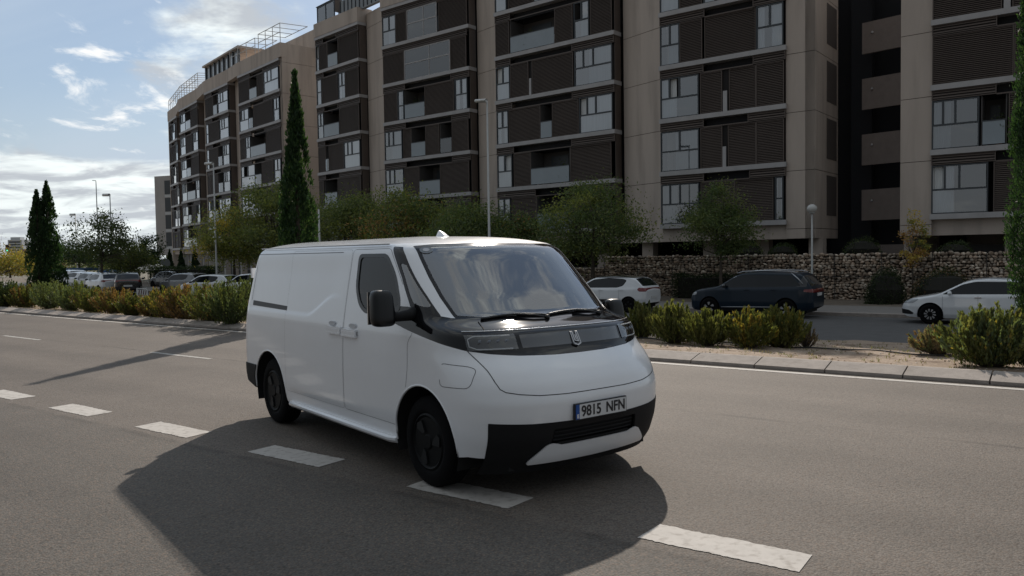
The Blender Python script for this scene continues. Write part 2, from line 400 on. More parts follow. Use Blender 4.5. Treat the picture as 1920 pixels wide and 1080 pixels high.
M_ground = mat('dry_ground', (.13, .115, .085), .95, var=.3, vscale=.4, bump=.3, bscale=4)

SS = np.concatenate([np.linspace(-420, -60, 37), np.linspace(-59, 60, 120)])
def strip(name, prof, m_, kind='structure', label=None, s0=None, s1=None, loc=True, so=None):
    """prof: list of (o,z) across; swept along the road"""
    S = so if so is not None else SS
    if s0 is not None: S = np.concatenate([[s0], S[(S > s0) & (S < s1)], [s1]])
    V = np.array([[SO(s, o, z) for o, z in prof] for s in S]).reshape(-1, 3); n = len(prof)
    F = [(i*n+k, i*n+k+1, (i+1)*n+k+1, (i+1)*n+k) for i in range(len(S)-1) for k in range(n-1)]
    o = MB().add(V, [f[::-1] for f in F]).build(name, m_)
    tag(o, kind=kind); return o
g = MB(); g.add([(-2500, -1500, -1.6), (2500, -1500, -1.6), (2500, 3500, -1.6), (-2500, 3500, -1.6)], [(0, 1, 2, 3)])
tag(g.build('ground', M_ground), kind='structure')
strip('road', [(-30, -.02), (-8, 0), (11.78, 0)], M_road)
def dash(s, o, l, w, m_, name='lane_marking', skew=0.):
    n = 44; us = np.linspace(0, 1, n); j = lambda a: rng.normal(size=n)*a+np.convolve(rng.normal(size=n+8), np.ones(9)/9, 'valid')*a*2.2
    A = [SO(s+l*u, o-w/2+e, .004) for u, e in zip(us, j(.004))]; B = [SO(s+l*u, o+w/2+e, .004) for u, e in zip(us, j(.004))]
    A[0] = SO(s+rng.normal()*.012, o-w/2, .004); B[-1] = SO(s+l+rng.normal()*.012, o+w/2, .004)
    b_ = MB(); b_.add(A+B, [(i, i+1, n+i+1, n+i) for i in range(n-1)]); return b_.build(name, m_)
b_ = MB()
S = np.linspace(-200, 40, 240); 
V = np.array([[SO(s, 11.46, .004), SO(s, 11.59, .004)] for s in S]).reshape(-1, 3)
b_.add(V, [(2*i, 2*i+2, 2*i+3, 2*i+1) for i in range(len(S)-1)])
tag(b_.build('edge_line', M_paint), kind='structure')
for i in range(-24, 2):           # thin lane dashes, 2 m every 6.6 m
    s = -14.6+6.6*i
    if s > -10: continue
    tag(dash(s, 8.14-warp(s), 2.0, .10, M_paint_thin, skew=0), kind='structure')
for i in range(-60, 6):           # thick merge dashes, 1 m every 2 m
    s = -6.22+1.985*i
    if s < -130: continue
    tag(dash(s, 4.51-warp(s), .97, .30, M_paint, name='thick_lane_marking'), kind='structure')
# kerb: separate sloping stones with open joints
kb = MB()
for i in range(-180, 30):
    s0, s1 = -.02+i*1.02, -.02+i*1.02+1.0
    j = random.uniform(-.008, .008)
    prof = [(11.74, -.05), (11.75+j, .050), (12.12+j, .125), (12.20, .125), (12.20, -.1)]
    A = [SO(s0, o, z) for o, z in prof]; B = [SO(s1, o, z) for o, z in prof]; n = len(prof)
    kb.add(A+B, [(k, k+1, n+k+1, n+k) for k in range(n-1)]+[tuple(range(n))[::-1], tuple(n+k for k in range(n))])
tag(kb.build('kerb', M_kerb), kind='structure')
tag(strip('gutter', [(11.675, .005), (11.78, .006), (11.78, -.04), (12.3, -.04)], mat('gutter_dirt', (.05, .04, .032), .95, var=.4, vscale=8)), kind='structure')
# median soil: uneven
S = np.linspace(-150, 32, 620); O = np.concatenate([np.linspace(12.16, 17.5, 34), np.linspace(17.9, 22.2, 10)])
def med_z(s, o):
    t = np.clip((o-12.2)/9.9, 0, 1); z = .085-.74*t**1.25
    return z+(.028*np.sin(s*1.9+o*2.3)*np.sin(s*.63-o*1.1)+.018*np.sin(s*4.7)*np.sin(o*5.1+s))*np.clip((o-12.16)/.5, 0, 1)
V = np.array([[SO(s, o, med_z(s, o)) for o in O] for s in S]).reshape(-1, 3); n = len(O)
F = np.array([(i*n+k, (i+1)*n+k, (i+1)*n+k+1, i*n+k+1) for i in range(len(S)-1) for k in range(n-1)])
tag(fast_mesh('median_soil', V, F, M_soil, smooth=True), kind='structure')
strip('service_road', [(21.6, -.65), (30.35, -.65)], M_asph2, s0=-420, s1=60)
strip('service_kerb', [(30.28, -.70), (30.28, -.53), (30.32, -.515), (30.5, -.515)], M_kerb)
strip('pavement', [(30.5, -.515), (33.8, -.50)], M_walk)
strip('planting_strip', [(33.8, -.505), (40, -.47)], mat('strip_soil', (.13, .105, .08), .95, var=.3, vscale=3, bump=.5, bscale=12))
# small stones and litter on the median
for nm, cnt, col, sz, lab in (('stones', 2600, (.36, .31, .26), .016, None), ('dry_leaves', 2600, (.17, .11, .06), .018, None)):
    n = cnt; s = rng.uniform(-30, 8, n); o = 12.25+rng.random(n)**1.4*8; z = np.array([med_z(a, b2) for a, b2 in zip(s, o)])
    P = np.array([SO(a, b2, c_) for a, b2, c_ in zip(s, o, z)]); r = sz*rng.uniform(.5, 1.8, n)
    base = np.array([(1, 0, 0), (-.5, .8, 0), (-.6, -.8, 0), (0, 0, .8)]); an = rng.uniform(0, 6.28, n)
    V = []; 
    for i in range(n):
        c_, s_ = math.cos(an[i]), math.sin(an[i]); Rm = np.array([[c_, -s_, 0], [s_, c_, 0], [0, 0, 1]])
        V.append(P[i]+(base*r[i]*rng.uniform(.6, 1.3, (4, 3)))@Rm.T)
    V = np.concatenate(V); F = np.array([[4*i+a for a in t] for i in range(n) for t in ((0, 1, 3), (1, 2, 3), (2, 0, 3))])
    tag(fast_mesh(nm, V, F, mat(nm, col, .9, var=.4, vscale=30)), 'loose '+nm.replace('_', ' ')+' scattered over the median soil', 'stones' if nm == 'stones' else 'leaves', kind='stuff')
# irrigation hose
hp = [SO(s, 15.25+.10*math.sin(s*1.3)+.06*math.sin(s*3.1), med_z(s, 15.25)+.02) for s in np.linspace(-26, 6, 160)]
tag(MB().tube(hp, .014, 6).build('irrigation_hose', mat('black_hose', (.012, .012, .012), .5), smooth=True), 'thin black irrigation hose lying along the median soil', 'hose')

# ================================================================ THE VAN
VX, VY, VYAW = -1.8294, 9.0295, -0.9081
FXT = [(.20,3.86),(.30,3.93),(.45,3.985),(.60,4.01),(.72,4.01),(.84,3.97),(.93,3.91),(1.0,3.84),(1.04,3.79),(1.10,3.755),(1.18,3.72),(1.215,3.69),(1.25,3.54),(1.275,3.43),(1.30,3.385),(1.45,3.24),(1.60,3.085),(1.75,2.93),(1.82,2.85),(1.86,2.79),(1.885,2.70)]
WZT = [(.20,.93),(.30,.965),(.5,.985),(.8,.99),(1.0,.987),(1.15,.98),(1.22,.970),(1.3,.958),(1.5,.925),(1.65,.898),(1.75,.88),(1.82,.865),(1.885,.82)]
RXT = [(.20,-.70),(.5,-.76),(1.0,-.76),(1.3,-.72),(1.6,-.66),(1.78,-.61),(1.83,-.58),(1.885,-.5)]
AZT = [(.20,.60),(.6,.68),(1.0,.68),(1.2,.60),(1.3,.52),(1.86,.44)]
def TI(T, z, h=.02):
    a = np.array(T); return sum(np.interp(np.asarray(z, float)+d, a[:, 0], a[:, 1]) for d in (-1.5*h, -h, -.5*h, 0, .5*h, h, 1.5*h))/7
NF = 2.9
def sstep(x, a, b):
    t = np.clip((x-a)/(b-a), 0, 1); return t*t*(3-2*t)
def side_disp(X, Z):
    """shoulder step of the flank: upper panel set in above a crease that sweeps up behind the door"""
    zc = 1.215+.20*sstep(X, .95, 1.55); amp = .009*(1-sstep(X, 1.35, 1.8))*sstep(X, -.72, -.45)
    d = amp*sstep(Z, zc-.02, zc+.028)*(1-sstep(Z, 1.60, 1.82))
    d2 = .010*sstep(Z, .47, .40)*sstep(X, .45, .7)*(1-sstep(X, 2.6, 2.75))
    return d+d2
def van_ring(z, inset, nf=44, ns=170, nr=12):
    W0 = float(TI(WZT, z)); W = max(W0-inset, 1e-3); k = W/W0
    fx = float(TI(FXT, z))-inset*1.25; rx = float(TI(RXT, z))+inset*.6; a = float(TI(AZT, z))*k; ar = .14*k
    ph = np.linspace(0, np.pi/2, nr, endpoint=False)
    p1 = np.stack([rx+ar-ar*np.cos(ph)**.5, W*np.sin(ph)**.5], 1)
    x = np.linspace(rx+ar, fx-a, ns, endpoint=False); p2 = np.stack([x, np.full(ns, W)], 1)
    if inset == 0: p2[:, 1] -= side_disp(x, z)
    ph = np.linspace(0, np.pi/2, nf+1); p3 = np.stack([fx-a+a*np.sin(ph)**(2/NF), W*np.clip(np.cos(ph), 0, 1)**(2/NF)], 1)
    return np.concatenate([p1, p2, p3])
def van_y(X, Z):               # flank surface: |Y| at X,Z
    W = TI(WZT, Z); fx = TI(FXT, Z); a = TI(AZT, Z); t = np.clip((X-(fx-a))/a, 0, .9999)
    return np.where(X < fx-a, W-side_disp(X, Z), W*(1-t**NF)**(1/NF))
def van_x(Y, Z):               # front surface: X at |Y|,Z
    W = TI(WZT, Z); fx = TI(FXT, Z); a = TI(AZT, Z); t = np.clip(np.abs(Y)/W, 0, .99999)
    return fx-a+a*(1-t**NF)**(1/NF)
def van_norm(P):
    """outward normal, by differences, of the body surface near a point of it"""
    X, Y, Z = P; e = .01
    if X < float(TI(FXT, Z)-TI(AZT, Z))+.25:
        sgn = 1 if Y > 0 else -1; f = lambda x, z: sgn*float(van_y(x, z))
        n = np.array([-(f(X+e, Z)-f(X-e, Z))/(2*e), 1., -(f(X, Z+e)-f(X, Z-e))/(2*e)])*1.; n *= sgn
    else:
        f = lambda y, z: float(van_x(y, z)); n = np.array([1., -(f(Y+e, Z)-f(Y-e, Z))/(2*e), -(f(Y, Z+e)-f(Y, Z-e))/(2*e)])
    return n/np.linalg.norm(n)
def van_surface():
    zs = np.concatenate([np.linspace(.20, 1.0, 54, endpoint=False), np.linspace(1.0, 1.36, 40, endpoint=False), np.linspace(1.36, 1.82, 32)])
    rings = [(z, 0, z) for z in zs]
    rings += [(1.82+.055*math.sin(i/9*math.pi/2), .02*(1-math.cos(i/9*math.pi/2)), 1.82+.055*math.sin(i/9*math.pi/2)) for i in range(1, 10)]
    rings += [(1.875, .02+(i/16)*.80, 1.875+.075*(1-(1-i/16)**3)) for i in range(1, 17)]
    out = []
    for zr, ins, z in rings:
        P = van_ring(min(zr, 1.885), ins); out.append(np.column_stack([P[:, 0], P[:, 1], np.full(len(P), z)]))
    S = np.array(out); d = np.hypot(S[-1, :, 1], 0); S[-1, :, 1] = 0
    return S
def ang_of(V): return np.degrees(np.arctan2(np.abs(V[:, 1]), V[:, 0]-2.4))
M_white = mat('van_white_paint', (.79, .805, .83), .27, coat=.7, spec=.5, var=.02, vscale=2)
M_gloss = mat('van_gloss_black', (.006, .006, .007), .05, spec=.45)
M_plast = mat('van_black_plastic', (.008, .008, .009), .7, spec=.3, bump=.12, bscale=300)
M_under = mat('van_underside', (.008, .008, .009), .9)
M_seam = mat('panel_seam', (.02, .02, .022), .8)
M_wind = glass('windscreen_glass', (.62, .68, .66), .15)
M_side = glass('door_glass', (.05, .06, .06), .0, fk=.85)
M_rub = mat('tyre_rubber', (.004, .004, .0045), .9, spec=.15, bump=.1, bscale=120)
M_rim = mat('dark_wheel_trim', (.004, .0045, .005), .55, spec=.15)
M_rim2 = mat('wheel_trim_accent', (.012, .013, .014), .55, spec=.25)
M_int = mat('interior_dark', (.022, .023, .025), .8)
M_int2 = mat('interior_grey', (.10, .105, .11), .75)
M_chrome = mat('bright_trim', (.62, .63, .65), .18, metal=1.)
M_lens = glass('lamp_lens', (.75, .78, .78), .07)
M_red = mat('tail_lens_red', (.16, .008, .010), .2, coat=1.)

van = empty('delivery_van', (VX, VY, 0), VYAW, 'white electric delivery van with black nose band driving across the dashed lane line', 'van')
def arch_f(cx, r): return lambda V: np.hypot(V[:, 0]-cx, V[:, 2]-.36)-r
BAND_LOW = [(180, 9), (84, 1.42), (78, 1.34), (75, 1.24), (66, 1.205), (57.7, 1.175), (49, 1.14), (41.2, 1.10), (37.7, 1.08), (30.6, 1.055), (22, 1.035), (10, 1.022), (0, 1.02)]
BAND_UP = [(180, 9), (84, 1.40), (76, 1.375), (63, 1.375), (60, 1.368), (53, 1.338), (47.3, 1.312), (43, 1.298), (40, 1.297), (26.4, 1.272), (10, 1.264), (0, 1.262)]
def band_f(V):
    a = ang_of(V); lo = np.interp(a, *np.array(BAND_LOW[::-1])[:, :].T); up = np.interp(a, *np.array(BAND_UP[::-1]).T)
    d = np.maximum(lo-V[:, 2], V[:, 2]-up); return np.maximum(d, (a-78)/100)
def polyXZ(P, side=True):
    def f(V):
        d = sdf_poly(P, V[:, 0], V[:, 2]); return np.maximum(d, .5-np.abs(V[:, 1]))
    return f
def polyYZ(P):
    def f(V): return np.maximum(sdf_poly(P, V[:, 1], V[:, 2]), 2.3-V[:, 0])
    return f
def polyAZ(P):                 # polygon in (angle/60, z)
    P = np.array(P, float); P[:, 0] /= 60
    def f(V): return sdf_poly(P, ang_of(V)/60, V[:, 2])
    return f
half = grid_sheet(van_surface())
if (half.N[:, 1]*np.sign(half.V[:, 1]+1e-9)).mean() < 0: half = Sheet(half.V, -half.N, half.T[:, ::-1])
WIN = rpoly([(1.915, 1.795), (2.425, 1.795), (2.62, 1.62), (2.735, 1.42), (2.74, 1.335), (2.16, 1.285), (2.03, 1.355), (1.935, 1.50)], [.06, .07, .1, .08, .05, .08, .06, .1])
WIN_IN = rpoly([(1.955, 1.765), (2.41, 1.765), (2.59, 1.61), (2.70, 1.42), (2.70, 1.365), (2.17, 1.318), (2.06, 1.375), (1.975, 1.50)], [.05, .06, .1, .08, .05, .08, .06, .1])
# quarter window (between door and windscreen pillar), in angle/height
QTR = [(85.5, 1.852), (77.8, 1.845), (73, 1.78), (62.6, 1.60), (54.5, 1.46), (46.8, 1.305), (53, 1.335), (62.5, 1.375), (64.5, 1.43), (71.5, 1.60), (78.5, 1.73)]
QTR_IN = [(75.5, 1.72), (70.2, 1.70), (61.8, 1.56), (55.5, 1.455), (51.5, 1.378), (55, 1.378), (61.2, 1.405), (63.5, 1.45), (69.6, 1.60)]
WS = [(-.79, 1.292), (-.52, 1.270), (-.2, 1.262), (.2, 1.262), (.52, 1.270), (.79, 1.292), (.835, 1.50), (.80, 1.70), (.765, 1.855), (.35, 1.872), (-.35, 1.872), (-.765, 1.855), (-.80, 1.70), (-.835, 1.50)]
def WSside(z): return np.interp(z, [1.28, 1.30, 1.45, 1.60, 1.75, 1.85, 1.88], [.778, .782, .80, .795, .778, .757, .75])
def ws_f(V, e=0.):
    z = V[:, 2]; y = np.abs(V[:, 1]); lo = np.interp(y, [0, .2, .52, .8], [1.262, 1.264, 1.272, 1.296])+e; up = np.interp(y, [0, .3, .6, .76], [1.874, 1.873, 1.866, 1.852])-e*1.1
    dd = np.maximum(np.maximum(lo-z, z-up), y-WSside(z)+e*1.2)
    return np.maximum(dd, 2.3-V[:, 0])
HOOD = rpoly([(-.87, 1.10), (-.84, 1.02), (-.815, .95), (-.80, .87), (-.775, .81), (-.67, .785), (-.53, .768), (-.3, .760), (.3, .760), (.53, .768), (.67, .785), (.775, .81), (.80, .87), (.815, .95), (.84, 1.02), (.87, 1.10)], .03)
FDOOR = rpoly([(1.78, .42), (2.70, .42), (2.86, .70), (2.905, .90), (2.90, 1.10), (2.96, 1.165), (3.02, 1.30), (2.86, 1.42), (2.46, 1.835), (1.80, 1.835)], [.03, .05, .08, .1, .05, .03, .05, .05, .05, .04])
SDOOR = rpoly([(.46, .42), (1.768, .42), (1.785, 1.835), (.46, 1.835)], .05)
BUMP_F = [(-.865, .59), (-.6, .572), (-.25, .562), (.25, .562), (.6, .572), (.8, .61), (.93, .66), (.97, .4), (.9, .10), (-.9, .10), (-.858, .30)]
def bump_f(V):
    y = np.abs(V[:, 1]); z = V[:, 2]
    top = np.interp(y, [0, .25, .6, .865, .98], [.562, .562, .572, .588, .588]); return np.maximum(np.maximum(z-top, y-(.865+(z-.59)*.03)), 3.2-V[:, 0])
def chin_f(V):
    y = np.abs(V[:, 1]); z = V[:, 2]; top = np.interp(y, [0, .345, .375, .40, .46, .585, .6], [.392, .392, .405, .412, .410, .30, .27]); lo = np.interp(y, [0, .6], [.262, .272])
    return np.maximum(np.maximum(np.maximum(z-top, lo-z), y-.592), 3.2-V[:, 0])
def grille_f(V):
    y = np.abs(V[:, 1]); z = V[:, 2]; return np.maximum(np.maximum(np.maximum(z-.515, .402-z), y-(.43-(z-.4)*.1)), 3.2-V[:, 0])
def low_f(V):                  # bottom hem of the white shell
    X, z = V[:, 0], V[:, 2]; hem = np.interp(X, [-1, -.72, -.40, -.30, .40, .45, 2.7, 2.75, 3.5, 3.62, 3.85], [.61, .60, .585, .40, .40, .30, .30, .31, .31, .33, .325]); return z-hem
def rearb_f(V):
    X, z = V[:, 0], V[:, 2]; return np.maximum(np.maximum(z-.60, X+.36), .33-z+(X+.36)*-.25)
wh = [half, mirror_sheet(half)]
for sd_i, sh in enumerate(wh):
    for cx in (0., 3.1):
        _, sh = clip(sh, (lambda c: lambda V: np.maximum(np.hypot(V[:, 0]-c, V[:, 2]-.36)-(.43 if c else .425), .45-np.abs(V[:, 1])))(cx))
    ws, sh = clip(sh, ws_f)
    rb, sh = clip(sh, rearb_f)
    bm, sh = clip(sh, bump_f)
    low, sh = clip(sh, low_f)
    win, sh = clip(sh, polyXZ(WIN))
    qt, sh = clip(sh, polyAZ(QTR))
    band, sh = clip(sh, band_f)
    hood, sh = clip(sh, polyYZ(HOOD))
    fd, sh = clip(sh, lambda V: np.maximum(polyXZ(FDOOR)(V), V[:, 0]-3.1))
    sdr, sh = clip(sh, polyXZ(SDOOR))
    wh[sd_i] = dict(ws=ws, rb=rb, bm=bm, win=win, qt=qt, band=band, hood=hood, fd=fd, sd=sdr, body=sh)
def join(a, b): 
    n = len(a.V); return Sheet(np.concatenate([a.V, b.V]), np.concatenate([a.N, b.N]), np.concatenate([a.T, b.T+n]))
body = sheet_obj(join(wh[0]['body'], wh[1]['body']), 'body', M_white, van, thick=.018)
ws_all = join(wh[0]['ws'], wh[1]['ws']); ws_in, ws_frit = clip(ws_all, lambda V: ws_f(V, .022))
wso = sheet_obj(ws_in, 'windscreen', M_wind, van); sheet_obj(ws_frit, 'windscreen_border', M_gloss, wso, thick=.01)
band_o = sheet_obj(join(wh[0]['band'], wh[1]['band']), 'nose_band', M_gloss, van, thick=.015, offset=-.001)
hood_o = sheet_obj(join(wh[0]['hood'], wh[1]['hood']), 'bonnet_panel', M_white, van, thick=.012)
for q in wh:
    f_ = sheet_obj(q['fd'], 'front_door', M_white, van, thick=.02)
    sheet_obj(q['sd'], 'sliding_door' , M_white, van, thick=.02)
    inn, bor = clip(q['win'], polyXZ(WIN_IN)); sheet_obj(bor, 'window_frame', M_gloss, f_, thick=.012, offset=.002); sheet_obj(inn, 'window_glass', M_side, f_, offset=-.006)
    inn, bor = clip(q['qt'], polyAZ(QTR_IN)); qo = sheet_obj(bor, 'quarter_window', M_gloss, van, thick=.012, offset=.001); sheet_obj(inn, 'window_glass', M_wind, qo, offset=-.005)
bm = join(wh[0]['bm'], wh[1]['bm']); chin, bm = clip(bm, chin_f); gr, bm = clip(bm, grille_f)
fb = sheet_obj(bm, 'front_bumper', M_plast, van, thick=.03, offset=.004)
sheet_obj(chin, 'skid_plate', M_white, fb, thick=.02, offset=.020)
sheet_obj(gr, 'grille', M_under, fb, thick=.01, offset=-.035)
gb = MB()
for z in (.425, .455, .485):
    gb.tube([(float(van_x(y, z))-.018, y, z) for y in np.linspace(-.40, .40, 17)], .006, 6)
gb.build('grille_bars', M_plast, fb)
rb = join(wh[0]['rb'], wh[1]['rb']); sheet_obj(rb, 'rear_bumper', M_plast, van, thick=.03, offset=.012)
# seams: thin dark ribbons sitting 1.5 mm proud of the paint
def ribbon(mb, pts, w=.0045, off=.0015):
    pts = np.array(pts); N_ = np.array([van_norm(p) for p in pts]); d = np.gradient(pts, axis=0); d /= np.linalg.norm(d, axis=1)[:, None]+1e-12
    b = np.cross(N_, d); b /= np.linalg.norm(b, axis=1)[:, None]+1e-12; V = np.concatenate([pts+N_*off-b*w/2, pts+N_*off+b*w/2]); n = len(pts)
    mb.add(V, [(i, i+1, n+i+1, n+i) for i in range(n-1)])
def dens(P, step=.02, close=False):
    P = np.array(list(P)+([P[0]] if close else []), float); out = [P[0]]
    for a, b in zip(P[:-1], P[1:]):
        k = max(1, int(np.linalg.norm(b-a)/step)); out += [a+(b-a)*i/k for i in range(1, k+1)]
    return np.array(out)
seams = MB()
for sg in (-1, 1):
    for P, cl, w in ((FDOOR, True, .003), (SDOOR, True, .0015)):
        Q = dens(P, .02, cl); seg = []
        for x, z in Q:
            a = math.degrees(math.atan2(.97, x-2.4)); inband = np.interp(a, *np.array(BAND_LOW[::-1]).T) < z < 1.42 and x > 2.6
            inarch = any(math.hypot(x-c, z-.36) < .435 for c in (0, 3.1))
            inq = sdf_poly(np.array(QTR)/[60, 1], np.array([a/60]), np.array([z]))[0] < .02
            if inband or inarch or inq:
                if len(seg) > 2: ribbon(seams, seg, w)
                seg = []
            else: seg.append((x, sg*float(van_y(x, z)), z))
        if len(seg) > 2: ribbon(seams, seg, w)
    ribbon(seams, [(x, sg*float(van_y(x, 1.812)), 1.812) for x in np.linspace(-.50, 1.6, 80)], .005)
    ribbon(seams, [(-.50-.04*t, sg*float(van_y(-.50-.04*t, 1.812-.5*t)), 1.812-.5*t) for t in np.linspace(0, 1, 20)], .005)
    # charge flap
    CH = rpoly([(3.36, .985), (3.60, .975), (3.665, .955), (3.665, .825), (3.36, .815)], [.05, .03, .05, .05, .05])
    if sg == -1: ribbon(seams, [(x, sg*float(van_y(x, z)), z) for x, z in dens(CH, .015)[3:]], .004)
hq = dens(HOOD, .02); hq = [q for q in hq if q[1] < 1.0+.12*(abs(q[0]) > .8)]
hs = sorted([q for q in hq], key=lambda q: q[0]); seg = []
def hood_line():
    L_ = [q for q in dens([(-.87, 1.085), (-.84, 1.02), (-.815, .95), (-.80, .87), (-.785, .825), (-.755, .803), (-.67, .785), (-.53, .768), (-.3, .760), (.3, .760), (.53, .768), (.67, .785), (.755, .803), (.785, .825), (.80, .87), (.815, .95), (.84, 1.02), (.87, 1.085)], .02)]
    return [(float(van_x(y, z)), y, z) for y, z in L_]
ribbon(seams, hood_line(), .006)
seams.build('panel_seams', M_seam, body)
# bonnet shut line on the gloss band and the bright lip along the headlamp strip top
lip = MB(); lip.tube([(float(van_x(y, 1.213))+.003, y, 1.213) for y in np.linspace(-.86, .86, 70)], .005, 6)
lip.build('bright_lip', M_chrome, band_o, smooth=True)
for sg in (-1, 1):
    bl = MB(); ribbon(bl, [(float(van_x(sg*(.66+.06*t), 1.27-.055*t)), sg*(.66+.06*t), 1.27-.055*t) for t in np.linspace(0, 1, 8)], .006, .003)
    bl.build('bonnet_shut_line', M_under, band_o)
# lamp strip: dark smoked panel between the headlamps, split in two by the emblem
def front_patch(y0, y1, z0, z1, off, ny=30, nz=6, slant=0.):
    Y = np.linspace(y0, y1, ny); S = []
    for i in range(nz+1):
        t = i/nz; z = z0+(z1-z0)*t; S.append([[float(van_x(y, z)), y, z] for y in Y])
    sh = grid_sheet(np.array(S)); 
    if sh.N[:, 0].mean() < 0: sh = Sheet(sh.V, -sh.N, sh.T[:, ::-1])
    sh.V = sh.V+sh.N*off; return sh
M_strip = mat('smoked_lamp_strip', (.030, .034, .040), .07, coat=1., spec=.8)
sheet_obj(front_patch(-.50, .50, 1.085, 1.178, .004), 'light_strip', M_strip, van, thick=.01)
# headlamps
for sg in (-1, 1):
    y0, y1 = .535, .865
    hs_ = front_patch(y0, y1, 1.082, 1.185, -.028) if sg > 0 else mirror_sheet(front_patch(y0, y1, 1.082, 1.185, -.028))
    hl = sheet_obj(hs_, 'headlamp', mat('lamp_bowl', (.035, .038, .040), .35, metal=.3), van)
    hl.location = (0, 0, 0)
    ln = front_patch(y0, y1, 1.080, 1.188, .004); ln = ln if sg > 0 else mirror_sheet(ln); sheet_obj(ln, 'lens', M_lens, hl)
    for j in range(4):
        c_y = .60+.06*j; z = 1.133; X = float(van_x(c_y, z))-.012
        mb = MB(); mb.lathe([(.004, -.012), (.022, -.004), (.026, .004), (.020, .010), (.005, .012)], (X, sg*c_y, z), 'x', 14); mb.build('projector', mat('lamp_glass_dark', (.14, .15, .17), .08, metal=.8), hl, smooth=True)
    dr = MB(); zt, zb = 1.180, 1.088
    path = [(y1-.29, zt), (y1-.05, zt), (y1-.012, zt-.02), (y1-.012, zb+.02), (y1-.05, zb), (y1-.29, zb)]
    dr.tube([(float(van_x(y, z))+.001, sg*y, z) for y, z in dens(path, .015)], .0055, 6)
    dr.build('daytime_light', mat('daytime_light_tube', (.42, .44, .46), .3), hl, smooth=True)
# emblem
em = MB(); ex = float(van_x(0, 1.13))+.006
def emb(pts, dx0=.004, dx1=.010):
    n = len(pts); P = [(ex+dx0-(z-1.13)*.55, y, z) for y, z in pts]+[(ex+dx1-(z-1.13)*.55, y, z) for y, z in pts]
    em.add(P, [tuple(range(n))[::-1], tuple(n+i for i in range(n))]+[(i, (i+1) % n, n+(i+1) % n, n+i) for i in range(n)])
w_ = .038; t_ = .008
emb([(-w_, 1.175), (-w_+t_, 1.175), (-w_+t_, 1.088), (-w_, 1.085)]); emb([(w_-t_, 1.175), (w_, 1.175), (w_, 1.085), (w_-t_, 1.088)])
emb([(-w_, 1.085), (0, 1.070), (0, 1.080), (-w_, 1.094)]); emb([(0, 1.070), (w_, 1.085), (w_, 1.094), (0, 1.080)])
emb([(-w_+t_, 1.175), (-.016, 1.175), (-.016, 1.166), (-w_+t_, 1.166)]); emb([(.016, 1.175), (w_-t_, 1.175), (w_-t_, 1.166), (.016, 1.166)])
emb([(-.022, 1.166), (-.012, 1.166), (-.012, 1.115), (-.022, 1.115)]); emb([(.012, 1.166), (.022, 1.166), (.022, 1.105), (.012, 1.105)]); emb([(-.004, 1.150), (.006, 1.150), (.006, 1.115), (-.004, 1.115)]); emb([(-.022, 1.115), (.022, 1.105), (.022, 1.097), (-.022, 1.107)])
em.build('emblem', mat('emblem_metal', (.50, .50, .51), .35, metal=.5), van)
# licence plate
px_ = float(van_x(0, .62))+.022
pl = MB(); pl.box(px_-.020, px_, -.265, .265, .562, .682); plate = pl.build('licence_plate', mat('plate_frame', (.015, .016, .02), .5), van)
f1 = MB(); f1.box(px_, px_+.003, -.222, .258, .569, .675); f1.build('plate_face', mat('plate_white', (.60, .61, .62), .35), plate)
f2 = MB(); f2.box(px_, px_+.0032, -.258, -.2225, .569, .675); f2.build('country_band', mat('plate_blue', (.010, .075, .30), .35), plate)
def plate_text(txt, size, y, z, m_, name, sx=1.):
    me = text_mesh(txt, size, .001); V = np.empty(len(me.vertices)*3); me.vertices.foreach_get('co', V); V = V.reshape(-1, 3)
    W_ = np.stack([px_+.0045+V[:, 2], y+V[:, 0]*sx, z+V[:, 1]], 1); me.vertices.foreach_set('co', W_.ravel()); me.materials.append(m_); me.update()
    o = bpy.data.objects.new(name, me); C.objects.link(o); o.parent = plate; return o
M_ink = mat('plate_ink', (.012, .012, .014), .5)
plate_text('9815', .108, -.105, .620, M_ink, 'plate_characters', .93); plate_text('NFN', .108, .145, .620, M_ink, 'plate_characters', .93)
plate_text('E', .036, -.240, .590, mat('plate_letter_white', (.7, .7, .72), .5), 'country_letter', 1.)
